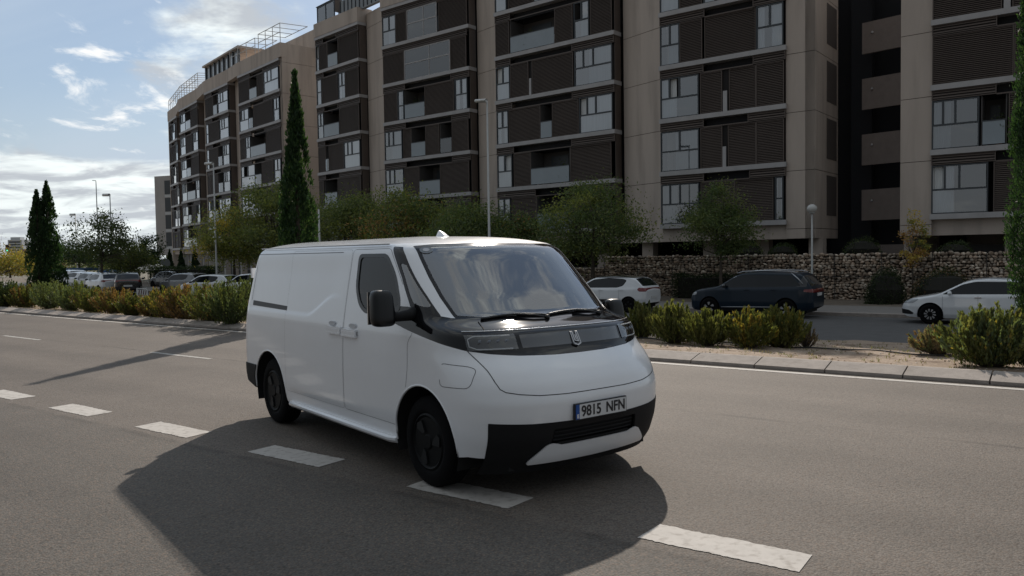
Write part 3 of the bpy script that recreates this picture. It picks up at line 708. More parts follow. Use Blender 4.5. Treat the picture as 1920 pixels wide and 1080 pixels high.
# wheels
def wheel(parent, x, y, r=.35, w=.215, side=-1, rimr=.225, name='wheel', tm=None, rm=None, am=None, spokes=6):
    tm = tm or M_rub; rm = rm or M_rim; am = am or M_rim2
    t = MB(); o = y; i = y-side*w     # o outer face
    def Y(q): return y-side*q
    t.lathe([(rimr-.01, Y(.02)), (rimr, Y(.004)), (rimr+.03, Y(-.004)), (r-.05, Y(.004)), (r-.015, Y(.018)), (r, Y(.045)), (r, Y(w-.045)), (r-.015, Y(w-.018)), (rimr, Y(w)), (.05, Y(w))], (x, 0, r), 'y', 40)
    wh_ = t.build(name, tm, parent, smooth=True, angle=50)
    d = MB(); d.lathe([(rimr-.002, Y(.012)), (rimr-.02, Y(.0)), (rimr-.045, Y(.02)), (.06, Y(.012)), (.05, Y(.0)), (.002, Y(.0))], (x, 0, r), 'y', 36)
    a = MB()
    for k in range(spokes):
        t0 = 2*math.pi*k/spokes; pts = []
        for rr, dt in ((.075, -.16), (rimr-.052, -.05), (rimr-.040, .30), (rimr-.060, .52), (.085, .30)):
            tt = t0+dt*(1 if spokes <= 6 else 6/spokes); pts.append((x+rr*math.cos(tt), r+rr*math.sin(tt)))
        P = [(px, Y(.010), pz) for px, pz in pts]+[(px, Y(-.002), pz) for px, pz in pts]; n = 5
        a.add(P, [tuple(range(n)), tuple(n+q for q in range(n))[::-1]]+[(q, (q+1) % n, n+(q+1) % n, n+q) for q in range(n)])
    a.v.insert(0, np.zeros((0, 3))); rm_ = d; off = d.n
    for V_ in a.v: d.v.append(V_)
    d.f += [tuple(i+off for i in f) for f in a.f]; d.mi += [1]*len(a.f); d.n += a.n
    d.build('rim', [rm, am], wh_, smooth=True, angle=30)
    return wh_
for x in (0, 3.1):
    for sd_ in (-1, 1): wheel(van, x, sd_*.945, side=sd_, spokes=3)
# underbody, arch liners, sills
ub = MB(); ub.box(-.62, 3.72, -.60, .60, .20, .40); ub.box(.5, 2.62, -.92, .92, .26, .36); ub.box(-.70, -.45, -.88, .88, .30, .52); ub.box(3.52, 3.80, -.70, .70, .22, .34)
for cx in (0, 3.1):
    for sg in (-1, 1):
        n = 20; T_ = np.linspace(-.35, math.pi+.35, n)
        A = [(cx+.44*math.cos(t), sg*.955, .36+.44*math.sin(t)) for t in T_]; B = [(x_, sg*.55, z_) for x_, _, z_ in A]
        ub.add(A+B, [(i, i+1, n+i+1, n+i) for i in range(n-1)]); ub.add([(cx, sg*.56, .36)]+B, [(0, i+1, i+2) for i in range(n-1)])
ub.build('underbody', M_under, van)
for sg in (-1, 1):
    sk = MB(); prof = [(.935, .318), (.985, .318), (1.003, .305), (1.000, .285), (.975, .262), (.935, .262)]; n = 6
    xs = [.50, .56, 2.58, 2.66]; V = []
    for q, x in enumerate(xs):
        for y, z in prof: V.append((x, sg*(y-(.03 if q in (0, 3) else 0)), z))
    sk.add(V, [(q*n+i, q*n+(i+1) % n, (q+1)*n+(i+1) % n, (q+1)*n+i) for q in range(3) for i in range(n)]+[tuple(range(n)), tuple(3*n+i for i in range(n))])
    sk.build('side_sill', M_white, van, smooth=True, angle=30)
    # wheel arch lips
    for cx in (0, 3.1):
        T_ = np.linspace(-.12 if cx else .0, math.pi+.02, 40); al = MB()
        pts = [(cx+.428*math.cos(t), 0, .36+.428*math.sin(t)) for t in T_]
        pts = [(p[0], sg*float(van_y(p[0], p[2])-.006), p[2]) for p in pts if p[2] > .33]
        al.tube(pts, .010, 6); al.build('arch_lip', M_white, body, smooth=True)
    # mirrors
    mr_ = MB(); cx, cy, cz = (2.87, -1.18, 1.375) if sg < 0 else (3.11, 1.08, 1.21)
    # housing: rounded box by super-ellipsoid
    V = []; nu, nv = 22, 28
    for i in range(nu+1):
        u = -math.pi/2+math.pi*i/nu
        for j in range(nv):
            v = 2*math.pi*j/nv; se = lambda c, e: math.copysign(abs(c)**e, c)
            x = .058*se(math.cos(u), .5)*se(math.cos(v), .7); y = .095*se(math.cos(u), .42)*se(math.sin(v), .42); z = .140*se(math.sin(u), .42)
            V.append((cx+x+.02*(z/.155)*-1, cy+y*(1-.08*z/.155), cz+z))
    mr_.add(V, [(i*nv+j, i*nv+(j+1) % nv, (i+1)*nv+(j+1) % nv, (i+1)*nv+j) for i in range(nu) for j in range(nv)])
    mo = mr_.build('door_mirror', mat('mirror_shell', (.006, .0065, .007), .30, spec=.4), van, smooth=True)
    mg = MB(); mg.box(cx-.078, cx-.066, cy-.085, cy+.085, cz-.125, cz+.125); mg.build('mirror_glass', mat('mirror_silver', (.8, .82, .84), .02, metal=1.), mo)
    ar_ = MB(); ar_.tube([(2.93, sg*.93, cz-.05), (2.93, sg*.98, cz-.06), (cx+.03, sg*1.05, cz-.07), (cx+.01, cy-sg*.05, cz-.07)], [.055, .045, .038, .04], 12); ar_.build('mirror_arm', M_plast, mo, smooth=True)
    # door handles
    for hx0, hx1 in ((1.50, 1.768), (1.792, 2.06)):
        hb = MB(); yy = sg*float(van_y(1.78, 1.14)); s2 = sg
        for (x0, x1, z0, z1, p0, p1, mi_) in ((hx0, hx1, 1.085, 1.100, .002, .030, 0), (hx0, hx1, 1.100, 1.135, .012, .028, 0), (hx0, hx1, 1.135, 1.150, .002, .026, 0)):
            hb.box(x0, x1, min(yy+s2*p0, yy+s2*p1), max(yy+s2*p0, yy+s2*p1), z0-.012*((x0+x1)/2-1.5)/.5, z1-.012*((x0+x1)/2-1.5)/.5)
        ho = hb.build('door_handle', M_white, van)
        rc = MB(); cxm = (hx0+hx1)/2+(-.06 if hx0 < 1.6 else .05); rc.lathe([(.001, 0), (.038, .0), (.040, .003), (.036, .006)], (0, 0, 0), 'y', 20)
        ro = rc.build('handle_recess', mat('recess_grey', (.50, .51, .53), .5), ho); ro.location = (cxm, yy+(.003 if sg > 0 else -.009), 1.172); ro.scale = (1.7, .5, .55)
    # sliding door rail
    rl = MB(); x0, x1 = -.50, .465
    P = [(x, sg*(float(van_y(x, z))+.001), z) for x, z in ((x0, 1.252), (x1, 1.236), (x1, 1.280), (x0, 1.306))]; Q = [(x, y-sg*.02, z) for x, y, z in P]
    rl.add(P+Q, [(0, 1, 2, 3) if sg < 0 else (3, 2, 1, 0), (0, 1, 5, 4), (1, 2, 6, 5), (2, 3, 7, 6), (3, 0, 4, 7)]); rl.build('sliding_rail', mat('rail_grey', (.035, .037, .042), .5), van)
    rr_ = MB(); rr_.tube([(-.50, sg*.835, 1.872), (1.0, sg*.842, 1.876), (2.40, sg*.842, 1.872)], .006, 6); rr_.build('roof_seam', mat('roof_seam_grey', (.42, .43, .45), .4), body, smooth=True)
# rear door hinge block
hg = MB(); hg.box(-.70, -.66, -.90, -.84, 1.55, 1.66); hg.build('door_hinge', M_white, van)
tl = MB(); tl.box(-.735, -.70, -.93, -.86, .95, 1.30); tl.box(-.735, -.70, .86, .93, .95, 1.30); tl.build('tail_lamp', M_red, van)
# wipers
for y0, y1, yp in ((-.62, -.02, -.05), (-.02, .60, .55)):
    wp = MB(); zb = lambda y: 1.282+.020*math.sin((y-y0)/(y1-y0)*math.pi)
    f = lambda y, z, o=.022: (float(van_x(y, z))+o, y, z)
    wp.tube([f(y, 1.288+.018*math.sin((y-y0)/(y1-y0)*3.1416)) for y in np.linspace(y0, y1, 14)], .010, 6)
    wp.tube([f(yp, 1.272, .03), f(yp*.6+.4*(y0+y1)/2, 1.295, .055), f((y0+y1)/2, 1.307, .040)], .009, 6)
    wp.lathe([(.02, 0), (.022, .01), (.015, .03)], (float(van_x(yp, 1.265))+.0, yp, 1.262), 'z', 12)
    wp.build('wiper', mat('wiper_black', (.010, .010, .011), .4), van, smooth=True)
# roof antenna, inspection sticker, sensor patch
an = MB(); P0 = 1.936
for w2, x0, x1, z0, z1 in ((.032, 2.02, 2.20, P0-.01, P0+.022), (.020, 2.03, 2.15, P0+.022, P0+.050), (.009, 2.035, 2.10, P0+.050, P0+.066)):
    an.hexa([(x0, -.12-w2, z0), (x1, -.12-w2, z0), (x1, -.12+w2, z0), (x0, -.12+w2, z0), (x0+.01, -.12-w2*.6, z1), (x1-.045, -.12-w2*.6, z1), (x1-.045, -.12+w2*.6, z1), (x0+.01, -.12+w2*.6, z1)])
an.build('roof_antenna', M_white, van)
st = MB(); sy, sz = -.70, 1.815; sx = float(van_x(sy, sz)); nn = van_norm((sx, sy, sz))
for rr, of, mi_ in ((.042, .004, 0), (.022, .007, 1)):
    u1 = np.cross(nn, (0, 0, 1.)); u1 /= np.linalg.norm(u1); u2 = np.cross(nn, u1); c0 = np.array([sx, sy, sz])+nn*of
    st.add([c0+rr*(math.cos(t)*u1*1.25+math.sin(t)*u2) for t in np.linspace(0, 2*math.pi, 24, endpoint=False)], [tuple(range(24))[::-1], ], mi_)
st.build('windscreen_sticker', [mat('sticker_grey', (.20, .22, .24), .4), mat('sticker_pale', (.5, .5, .52), .4)], wso)
sp_ = MB(); X = float(van_x(0, 1.80))-.03; sp_.hexa([(X, -.13, 1.77), (X-.02, -.13, 1.80), (X-.02, .13, 1.80), (X, .13, 1.77), (X-.09, -.10, 1.86), (X-.10, -.1, 1.87), (X-.10, .10, 1.87), (X-.09, .10, 1.86)]); sp_.build('camera_housing', M_int, wso)
# interior
it = MB(); it.box(1.2, 3.3, -.80, .80, .38, .46); it.box(1.22, 1.26, -.80, .80, .46, 1.80)
cab = it.build('cabin_shell', M_int, van)
db = MB(); n = 13; Y = np.linspace(-.80, .80, n); V = []
prof = [(3.36, 1.22), (3.28, 1.245), (2.98, 1.23), (2.86, 1.17), (2.84, 1.0), (2.92, .80)]
for y in Y:
    for x, z in prof: V.append((x-.10*(y/.8)**2, y, z-.03*abs(y)))
m_ = len(prof); db.add(V, [(i*m_+k, i*m_+k+1, (i+1)*m_+k+1, (i+1)*m_+k) for i in range(n-1) for k in range(m_-1)])
dash_o = db.build('dashboard', mat('dashboard_grey', (.060, .064, .066), .6), van, smooth=True, angle=40)
pp = MB(); pp.hexa([(3.06, .28, 1.243), (3.16, .28, 1.252), (3.12, .62, 1.243), (3.02, .62, 1.232), (3.06, .28, 1.246), (3.16, .28, 1.255), (3.12, .62, 1.246), (3.02, .62, 1.235)]); pp.build('paper_sheet', mat('white_paper', (.75, .75, .73), .7), dash_o)
dp = MB(); dp.box(2.86, 2.88, .20, .70, 1.20, 1.30); dp.build('instrument_screen', M_gloss, dash_o)
for y0 in (-.62, -.12, .45):
    s_ = MB(); w = .22
    def pad(x0, x1, z0, z1, y, hw, lean=0.):
        V = []; 
        for z, e in ((z0, .05), (z0+.03, 0), (z1-.04, 0), (z1, .05)):
            sh_ = -lean*(z-z0)
            V += [(x0+e+sh_, y-hw+e*.6, z), (x1-e+sh_, y-hw+e*.6, z), (x1-e+sh_, y+hw-e*.6, z), (x0+e+sh_, y+hw-e*.6, z)]
        F = [(0, 3, 2, 1), (12, 13, 14, 15)]+[(q*4+i, q*4+(i+1) % 4, (q+1)*4+(i+1) % 4, (q+1)*4+i) for q in range(3) for i in range(4)]
        s_.add(V, F)
    pad(1.85, 2.40, .62, .80, y0, w); pad(1.80, 1.95, .78, 1.38, y0, w-.01, .22); pad(1.70, 1.80, 1.40, 1.60, y0, .13, .22)
    s_.build('seat', mat('seat_fabric', (.035, .037, .040), .85, var=.1), van, smooth=True, angle=40)
stw = MB(); Tt = np.linspace(0, 2*math.pi, 33); c0 = np.array([2.62, .45, 1.12]); e1 = np.array([0, 1., 0]); e2 = np.array([.42, 0, .91]); 
stw.tube([c0+.19*(math.cos(t)*e1+math.sin(t)*e2) for t in Tt], .015, 8, cap=False)
for t in (0, math.pi, -math.pi/2): stw.tube([c0, c0+.18*(math.cos(t)*e1+math.sin(t)*e2)], .014, 6)
stw.tube([c0, c0+np.array([.28, 0, -.12])], .03, 8)
stw.build('steering_wheel', M_int, van, smooth=True)

# ---- driver: one continuous skinned body, clothes and hair as children
def skin_figure(name, verts, edges, radii, m_, parent=None, levels=2, root=0):
    me = bpy.data.meshes.new(name); me.from_pydata(verts, edges, []); o = bpy.data.objects.new(name, me); C.objects.link(o)
    if parent: o.parent = parent
    md = o.modifiers.new('skin', 'SKIN'); md.use_smooth_shade = True
    for i, r in enumerate(radii):
        me.skin_vertices[0].data[i].radius = (r, r) if np.isscalar(r) else r
    me.skin_vertices[0].data[root].use_root = True
    sb = o.modifiers.new('sub', 'SUBSURF'); sb.levels = levels; sb.render_levels = levels
    me.materials.append(m_); return o
dr_loc = Matrix.Rotation(VYAW, 4, 'Z') @ Vector((0, 0, 0))
drv = empty('person', (VX, VY, 0), VYAW, 'driver in a dark jacket with both hands on the steering wheel, behind the van windscreen', 'person')
y = .45
skv = [(2.02, y, .86), (1.99, y, 1.05), (1.97, y, 1.22), (1.98, y, 1.36), (2.00, y, 1.42), (2.03, y, 1.50), (2.06, y, 1.575), (2.045, y, 1.63),
       (1.98, y-.17, 1.34), (2.16, y-.25, 1.13), (2.40, y-.20, 1.14), (2.545, y-.165, 1.215), (1.98, y+.17, 1.34), (2.16, y+.25, 1.13), (2.40, y+.20, 1.14), (2.545, y+.165, 1.215),
       (2.18, y-.12, .86), (2.48, y-.13, .90), (2.60, y-.13, .52), (2.18, y+.12, .86), (2.48, y+.13, .90), (2.60, y+.13, .52)]
ske = [(0, 1), (1, 2), (2, 3), (3, 4), (4, 5), (5, 6), (6, 7), (3, 8), (8, 9), (9, 10), (10, 11), (3, 12), (12, 13), (13, 14), (14, 15), (0, 16), (16, 17), (17, 18), (0, 19), (19, 20), (20, 21)]
M_skin = mat('skin', (.42, .26, .19), .55)
bd = skin_figure('person_body', skv, ske, [.13, .13, .135, .10, .052, .075, .088, .075, .062, .048, .038, .026, .062, .048, .038, .026, .085, .07, .045, .085, .07, .045], M_skin, drv)
jk_i = [0, 1, 2, 3, 8, 9, 10, 12, 13, 14]; mp_ = {a: i for i, a in enumerate(jk_i)}
jv = [skv[i] for i in jk_i]; je = [(mp_[a], mp_[b2]) for a, b2 in ske if a in mp_ and b2 in mp_]
jk = skin_figure('jacket', jv, je, [.150, .150, .155, .118, .078, .062, .050, .078, .062, .050], mat('jacket_cloth', (.05, .055, .065), .85, var=.15), bd)
hr = MB(); V = []; nu, nv = 10, 16
for i in range(nu+1):
    u = -.25+(math.pi/2+.25)*i/nu
    for j in range(nv):
        v = 2*math.pi*j/nv; rr = .098*math.cos(u); V.append((2.030+rr*math.cos(v)*(1.08 if math.cos(v) < 0 else .85)-.012, y+rr*math.sin(v)*.92, 1.60+.11*math.sin(u)+.012*(math.cos(v) > .3)))
hr.add(V, [(i*nv+j, i*nv+(j+1) % nv, (i+1)*nv+(j+1) % nv, (i+1)*nv+j) for i in range(nu) for j in range(nv)]); hr.build('hair', mat('hair_dark', (.02, .014, .010), .7), bd, smooth=True)
fc = MB()
fc.add([(2.125, y-.014, 1.545), (2.125, y+.014, 1.545), (2.152, y, 1.550), (2.118, y, 1.600)], [(0, 1, 2), (1, 3, 2), (0, 2, 3), (0, 3, 1)])
for sg in (-1, 1): fc.lathe([(.001, -.008), (.018, -.006), (.024, .002), (.012, .008)], (2.045, y+sg*.083, 1.575), 'y', 10)
fc.build('nose_and_ears', M_skin, bd, smooth=True)
ey = MB()
for sg in (-1, 1): ey.lathe([(.001, -.004), (.010, -.002), (.011, .002), (.004, .005)], (2.128, y+sg*.030, 1.585), 'x', 10)
ey.box(2.120, 2.131, y-.022, y+.022, 1.508, 1.514); ey.build('eyes_and_mouth', mat('eye_dark', (.05, .02, .015), .4), bd)
for sg in (-1, 1):             # hands: palm, four fingers curled over the rim, thumb
    hx, hy, hz = 2.56, y+sg*.168, 1.215
    v = [(hx-.02, hy, hz), (hx+.035, hy, hz+.018)]; e = [(0, 1)]; rd = [.028, .030]
    for q in range(4):
        o_ = (q-1.5)*.019; b0 = len(v); ln = (.9, 1., .97, .78)[q]
        v += [(hx+.050, hy+o_*.5, hz+.03-o_*.9), (hx+.078, hy+o_*.5+sg*.004, hz+.034*ln-o_*.9), (hx+.086, hy+o_*.5+sg*.004, hz+.012-o_*.9), (hx+.068, hy+o_*.5, hz-.002-o_*.9)]
        e += [(1, b0), (b0, b0+1), (b0+1, b0+2), (b0+2, b0+3)]; rd += [.0105, .0095, .009, .008]
    b0 = len(v); v += [(hx+.018, hy-sg*.030, hz+.010), (hx+.045, hy-sg*.040, hz+.022), (hx+.062, hy-sg*.030, hz+.022)]; e += [(0, b0), (b0, b0+1), (b0+1, b0+2)]; rd += [.013, .011, .009]
    skin_figure('hand', v, e, rd, M_skin, bd, levels=1)

# ================================================================ BUILDINGS
M_conc = mat('concrete_cladding', (.49, .42, .365), .85, var=.08, vscale=.5, bump=.08, bscale=12, dark=(.36, .305, .265), dth=(.48, .78), dscale=.9, stretch=(1.6, 1.6, .22))
M_conc2 = mat('concrete_joint', (.07, .062, .055), .9)
M_slab = mat('slab_edge_metal', (.40, .39, .39), .5, var=.10, vscale=1.3)
M_louv = mat('louvre_brown', (.105, .082, .070), .5, var=.10, vscale=.8)
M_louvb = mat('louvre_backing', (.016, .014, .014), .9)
M_fr = mat('window_frame_grey', (.048, .056, .064), .45)
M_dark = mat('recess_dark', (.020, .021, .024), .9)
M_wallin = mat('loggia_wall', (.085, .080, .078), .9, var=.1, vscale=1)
M_curt = mat('curtain_white', (.72, .74, .74), .9, var=.10, vscale=1.2, stretch=(14, 14, .3))
M_curt2 = mat('curtain_grey', (.30, .33, .35), .9, var=.12, vscale=1.0, stretch=(10, 10, .3))
M_wg = glass('window_pane_glass', (.80, .86, .92), .24)
M_rg = glass('railing_glass', (.55, .62, .68), .10)
M_rg2 = mat('frosted_railing', (.26, .30, .33), .12, coat=.5, var=.06, vscale=.7)
M_white_tube = mat('pergola_white', (.50, .50, .49), .5)
FLOOR0, STOREY = 3.22, 2.975

class Block:
    def __init__(s, name, label, origin, cat='building'):
        s.o = np.array([*origin[:2], 0.]); s.root = empty(name, s.o, 0, label, cat)
    def part(s, mb, name, mats, parent=None, smooth=False):
        return mb.build(name, mats, parent or s.root, origin=s.o, smooth=smooth)

def frame_between(A, B):
    A = np.array(A[:2], float); B = np.array(B[:2], float); U = B-A; L_ = np.linalg.norm(U); U /= L_; V = np.array([-U[1], U[0]])
    if V[1] < 0: V = -V
    return (A, U, V), L_

def window(bk, fr, u0, u1, z0, z1, style, detail=True, col=None):
    """frame with transom; upper lights and one lower light; curtains behind"""
    w = u1-u0; f = .055; zm = z0+(z1-z0)*.50; v0 = .03
    m_ = MB(); m_.fbox(fr, u0, u1, v0, v0+.09, z0, z0+f); m_.fbox(fr, u0, u1, v0, v0+.09, z1-f, z1)
    for a in (u0, u1-f): m_.fbox(fr, a, a+f, v0, v0+.09, z0+f, z1-f)
    m_.fbox(fr, u0+f, u1-f, v0, v0+.09, zm-.04, zm+.04)
    n = 1 if w < .9 else (2 if w < 1.7 else 3); cuts = {1: [], 2: [.5], 3: [.24, .50]}[n]
    if style == 'B' and n == 3: cuts = [.5]
    for c_ in cuts: m_.fbox(fr, u0+w*c_-.045, u0+w*c_+.045, v0, v0+.09, zm+.04, z1-f)
    wo = bk.part(m_, 'window', M_fr)
    edges = [f]+[w*c_ for c_ in cuts]+[w-f]
    g_ = MB()
    def q(a, b, za, zb): g_.add([(*(fr[0]+fr[1]*x+fr[2]*(v0+.05)), z) for x, z in ((u0+a, za), (u0+b, za), (u0+b, zb), (u0+a, zb))], [(0, 1, 2, 3)])
    openi = rng.integers(len(edges)-1) if rng.random() < .25 else -1
    for i in range(len(edges)-1):
        if i != openi: q(edges[i]+.03, edges[i+1]-.03, zm+.04, z1-f)
    q(f, w-f, z0+f, zm-.04); bk.part(g_, 'pane', M_wg, wo)
    c2 = MB(); r = rng.random()
    cm = M_curt if r < .72 else M_curt2
    lo = z0+f; segs = [(0, 1)] if r < .38 else ([(0, .30), (.52, 1)] if r < .6 else ([(.0, .42)] if r < .8 else [(.35, 1)]))
    for a, b in segs:
        n_ = 2*max(3, int((b-a)*w/.09)); xs = np.linspace(u0+w*a+.04, u0+w*b-.04, n_)
        P = [(*(fr[0]+fr[1]*x+fr[2]*(v0+.17+.02*(i % 2))), z) for z in (lo, z1-f) for i, x in enumerate(xs)]
        c2.add(P, [(i, i+1, n_+i+1, n_+i) for i in range(n_-1)])
    bk.part(c2, 'curtain', cm, wo)
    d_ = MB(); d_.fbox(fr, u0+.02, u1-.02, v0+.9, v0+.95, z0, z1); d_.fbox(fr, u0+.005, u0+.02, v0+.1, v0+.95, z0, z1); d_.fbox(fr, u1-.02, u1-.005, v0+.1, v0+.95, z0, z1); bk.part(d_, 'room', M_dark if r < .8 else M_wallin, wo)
    return wo
def louvre(bk, fr, u0, u1, z0, z1, name='louvre_panel', step=.085, open_=0., v=.05, lit=False):
    m_ = MB(); f = .04
    m_.fbox(fr, u0, u0+f, v-.01, v+.06, z0, z1); m_.fbox(fr, u1-f, u1, v-.01, v+.06, z0, z1); m_.fbox(fr, u0+f, u1-f, v-.01, v+.06, z0, z0+f); m_.fbox(fr, u0+f, u1-f, v-.01, v+.06, z1-f, z1)
    n = max(2, int((z1-z0-2*f)/step)); h = (z1-z0-2*f)/n
    for i in range(n):
        z = z0+f+h*i; P = [(*(fr[0]+fr[1]*u+fr[2]*vv), zz) for vv, zz in ((v+.045, z+h*.98), (v, z+h*.42), (v, z+h*.30), (v+.045, z+h*.86)) for u in (u0+f, u1-f)]
        P = [P[0], P[1], P[3], P[2], P[4], P[5], P[7], P[6]]
        m_.add([P[0], P[1], P[2], P[3], P[4], P[5], P[6], P[7]], [(0, 1, 2, 3), (4, 5, 6, 7), (3, 2, 5, 4), (0, 7, 6, 1)])
    o = bk.part(m_, name, M_louv)
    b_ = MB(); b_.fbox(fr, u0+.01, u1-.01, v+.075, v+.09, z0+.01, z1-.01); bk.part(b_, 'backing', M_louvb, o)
    return o
def loggia(bk, fr, u0, u1, z0, z1, rail='F'):
    """open balcony: dark recess, back wall with a door, glass rail"""
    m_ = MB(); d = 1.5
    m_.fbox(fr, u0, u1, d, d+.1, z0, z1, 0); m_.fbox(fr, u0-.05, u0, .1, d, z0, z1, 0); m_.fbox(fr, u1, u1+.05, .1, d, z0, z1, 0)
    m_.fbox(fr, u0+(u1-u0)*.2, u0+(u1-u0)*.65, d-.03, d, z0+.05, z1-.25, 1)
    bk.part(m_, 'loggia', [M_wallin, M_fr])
    r_ = MB(); r_.fbox(fr, u0+.02, u1-.02, .03, .045, z0+.06, z0+1.08); ro = bk.part(r_, 'balcony_rail', M_rg2 if rail == 'F' else M_rg)
    t_ = MB(); t_.fbox(fr, u0, u1, .015, .06, z0+1.08, z0+1.13); bk.part(t_, 'handrail', M_fr, ro)
def glazed(bk, fr, u0, u1, z0, z1):
    m_ = MB(); f = .06
    for a in (u0, u1-f, u0+(u1-u0)*.55): m_.fbox(fr, a, a+f, .0, .06, z0, z1)
    m_.fbox(fr, u0, u1, .0, .06, z1-f, z1); m_.fbox(fr, u0, u1, -.01, .05, z0+1.15, z0+1.23)
    o = bk.part(m_, 'glazed_balcony', M_slab); g_ = MB(); g_.fbox(fr, u0+.01, u1-.01, .025, .035, z0+.02, z1-.02); bk.part(g_, 'pane', M_rg, o)
    d_ = MB(); d_.fbox(fr, u0, u1, 1.4, 1.5, z0, z1, 0); d_.fbox(fr, u0+(u1-u0)*.55, u0+(u1-u0)*.9, 1.36, 1.40, z0+.7, z1-.5, 1); bk.part(d_, 'room', [M_wallin, M_curt2], o)

def bay(bk, A, B, floors, z_top=None, depth=.8, kmin=0, fascia=None, detail=1, last=True):
    """projecting stack of storeys. floors[k] = list of (u0,u1,code)"""
    fr, L_ = frame_between(A, B)
    for k in sorted(floors):
        z0 = FLOOR0+STOREY*k; z1 = z0+STOREY
        m_ = MB(); m_.fbox(fr, -.04, L_+.04, -.05, depth, z0-.12, z0+.13); bk.part(m_, 'floor_slab', M_slab)
        zt = z1-.12; zf = zt-.46; zb = z0+.13
        # fascia zone under the slab above: louvres over the outer thirds, dark slot between
        fs = (fascia or {}).get(k, (.35, .72))
        a, b = fs[0]*L_, fs[1]*L_
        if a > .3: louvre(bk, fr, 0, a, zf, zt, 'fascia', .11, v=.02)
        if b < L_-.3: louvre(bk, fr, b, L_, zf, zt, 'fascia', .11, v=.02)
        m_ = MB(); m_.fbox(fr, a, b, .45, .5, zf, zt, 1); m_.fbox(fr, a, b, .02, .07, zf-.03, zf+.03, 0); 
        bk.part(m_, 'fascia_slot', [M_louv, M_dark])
        zp = zf-.03
        for u0, u1, cd in floors[k]:
            a, b = u0*L_+.01, u1*L_-.01
            if cd in 'WV': window(bk, fr, a, b, zb, zp, 'A' if cd == 'W' else 'B')
            elif cd == 'L': louvre(bk, fr, a, b, zb, zp, v=.05)
            elif cd == 'K': louvre(bk, fr, a, b, zb, zp, v=.09)
            elif cd == 'B': loggia(bk, fr, a, b, zb, zp, 'F')
            elif cd == 'C': loggia(bk, fr, a, b, zb, zp, 'C')
            elif cd == 'G': glazed(bk, fr, a, b, zb, zp)
            elif cd == 'P':
                m_ = MB(); m_.fbox(fr, a, b, .03, .08, zb, zb+1.1); bk.part(m_, 'rail_post', M_slab)
                m_ = MB(); m_.fbox(fr, a-.05, b+.05, .12, .16, zb, zp); bk.part(m_, 'louvre_panel', M_louvb)
    # side returns: solid dark cladding with a tall narrow light on each storey
    ks = sorted(floors); z0 = FLOOR0+STOREY*ks[0]; z1 = FLOOR0+STOREY*(ks[-1]+1)
    m_ = MB(); m_.fbox(fr, L_-.03, L_-.002, .14, depth, z0+.0, z1-.0); m_.fbox(fr, .002, .03, .14, depth, z0, z1); bk.part(m_, 'bay_return', M_louv)
    m_ = MB(); m_.fbox(fr, -.04, L_+.04, -.05, depth, z1-.12, z1+.13); bk.part(m_, 'floor_slab', M_slab)
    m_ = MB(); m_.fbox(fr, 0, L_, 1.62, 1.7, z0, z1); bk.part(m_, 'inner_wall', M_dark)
    return fr, L_

def column_wall(bk, A, B, z0, z1, depth=.8, thick=.6, joints=True):
    """plain clad wall, one storey-high panel above the other with open joints"""
    fr, L_ = frame_between(A, B); m_ = MB(); zs = [z0]+[FLOOR0+STOREY*k-.35 for k in range(0, 12) if z0+.3 < FLOOR0+STOREY*k-.35 < z1-.3]+[z1]
    for a, b in zip(zs[:-1], zs[1:]): m_.fbox(fr, 0, L_, depth, depth+thick, a+.014, b-.014, 0)
    m_.fbox(fr, .02, L_-.02, depth+.03, depth+thick-.02, z0, z1, 1)
    bk.part(m_, 'wall', [M_conc, M_conc2])

# plan points of every bay front: (sight-line ratio, offset)
def K(px): return (px-960)/FOC
BAYS = {'A': (1240, 41.7, 1473, 41.5), 'C': (935, 43.7, 1155, 43.0), 'D': (726, 45.0, 886, 44.5), 'E': (602, 47.3, 682, 46.2),
        'F': (457, 51.8, 534, 49.6), 'G': (394, 54.6, 438, 52.9), 'H': (346, 58.6, 380, 56.4), 'I': (326, 62.4, 341, 60.6)}
def bp(n):
    a, oa, b, ob = BAYS[n]; return KO(K(a), oa), KO(K(b), ob)
def off(P, Q, d):              # wall plane point: P moved back by d along the inward normal of PQ
    fr, _ = frame_between(P, Q); return np.array([*(P[:2]+fr[2]*d), 0])
W_, L1, B1 = 'W', 'L', 'B'
LAY_A = {0: [(0, .33, 'W'), (.34, .62, 'L'), (.62, .91, 'K'), (.92, .985, 'V')],
 1: [(0, .33, 'V'), (.34, .52, 'L'), (.52, .55, 'P'), (.56, .78, 'K'), (.78, .99, 'L')],
 2: [(0, .33, 'W'), (.34, .52, 'L'), (.525, .56, 'P'), (.57, .78, 'K'), (.78, .99, 'L')],
 3: [(0, .17, 'W'), (.17, .36, 'L'), (.375, .78, 'K'), (.785, .985, 'W')],
 4: [(0, .17, 'V'), (.17, .36, 'L'), (.37, .47, 'W'), (.48, .70, 'L'), (.70, .98, 'K')],
}
LAY_C = {0: [(0, .12, 'W'), (.13, .36, 'L'), (.36, .66, 'B'), (.66, .97, 'L')],
 1: [(0, .14, 'W'), (.155, .31, 'L'), (.31, .64, 'B'), (.645, .97, 'K')],
 2: [(0, .11, 'W'), (.115, .40, 'L'), (.40, .50, 'B'), (.50, .72, 'L'), (.725, .985, 'W')],
 3: [(0, .13, 'W'), (.135, .30, 'L'), (.305, .325, 'P'), (.33, .68, 'L'), (.69, .985, 'W')],
 4: [(0, .13, 'L'), (.14, .53, 'B'), (.53, .68, 'L'), (.69, .81, 'W'), (.82, .985, 'L')],
 5: [(0, .11, 'W'), (.12, .35, 'K'), (.36, .60, 'B'), (.60, .98, 'L')]}
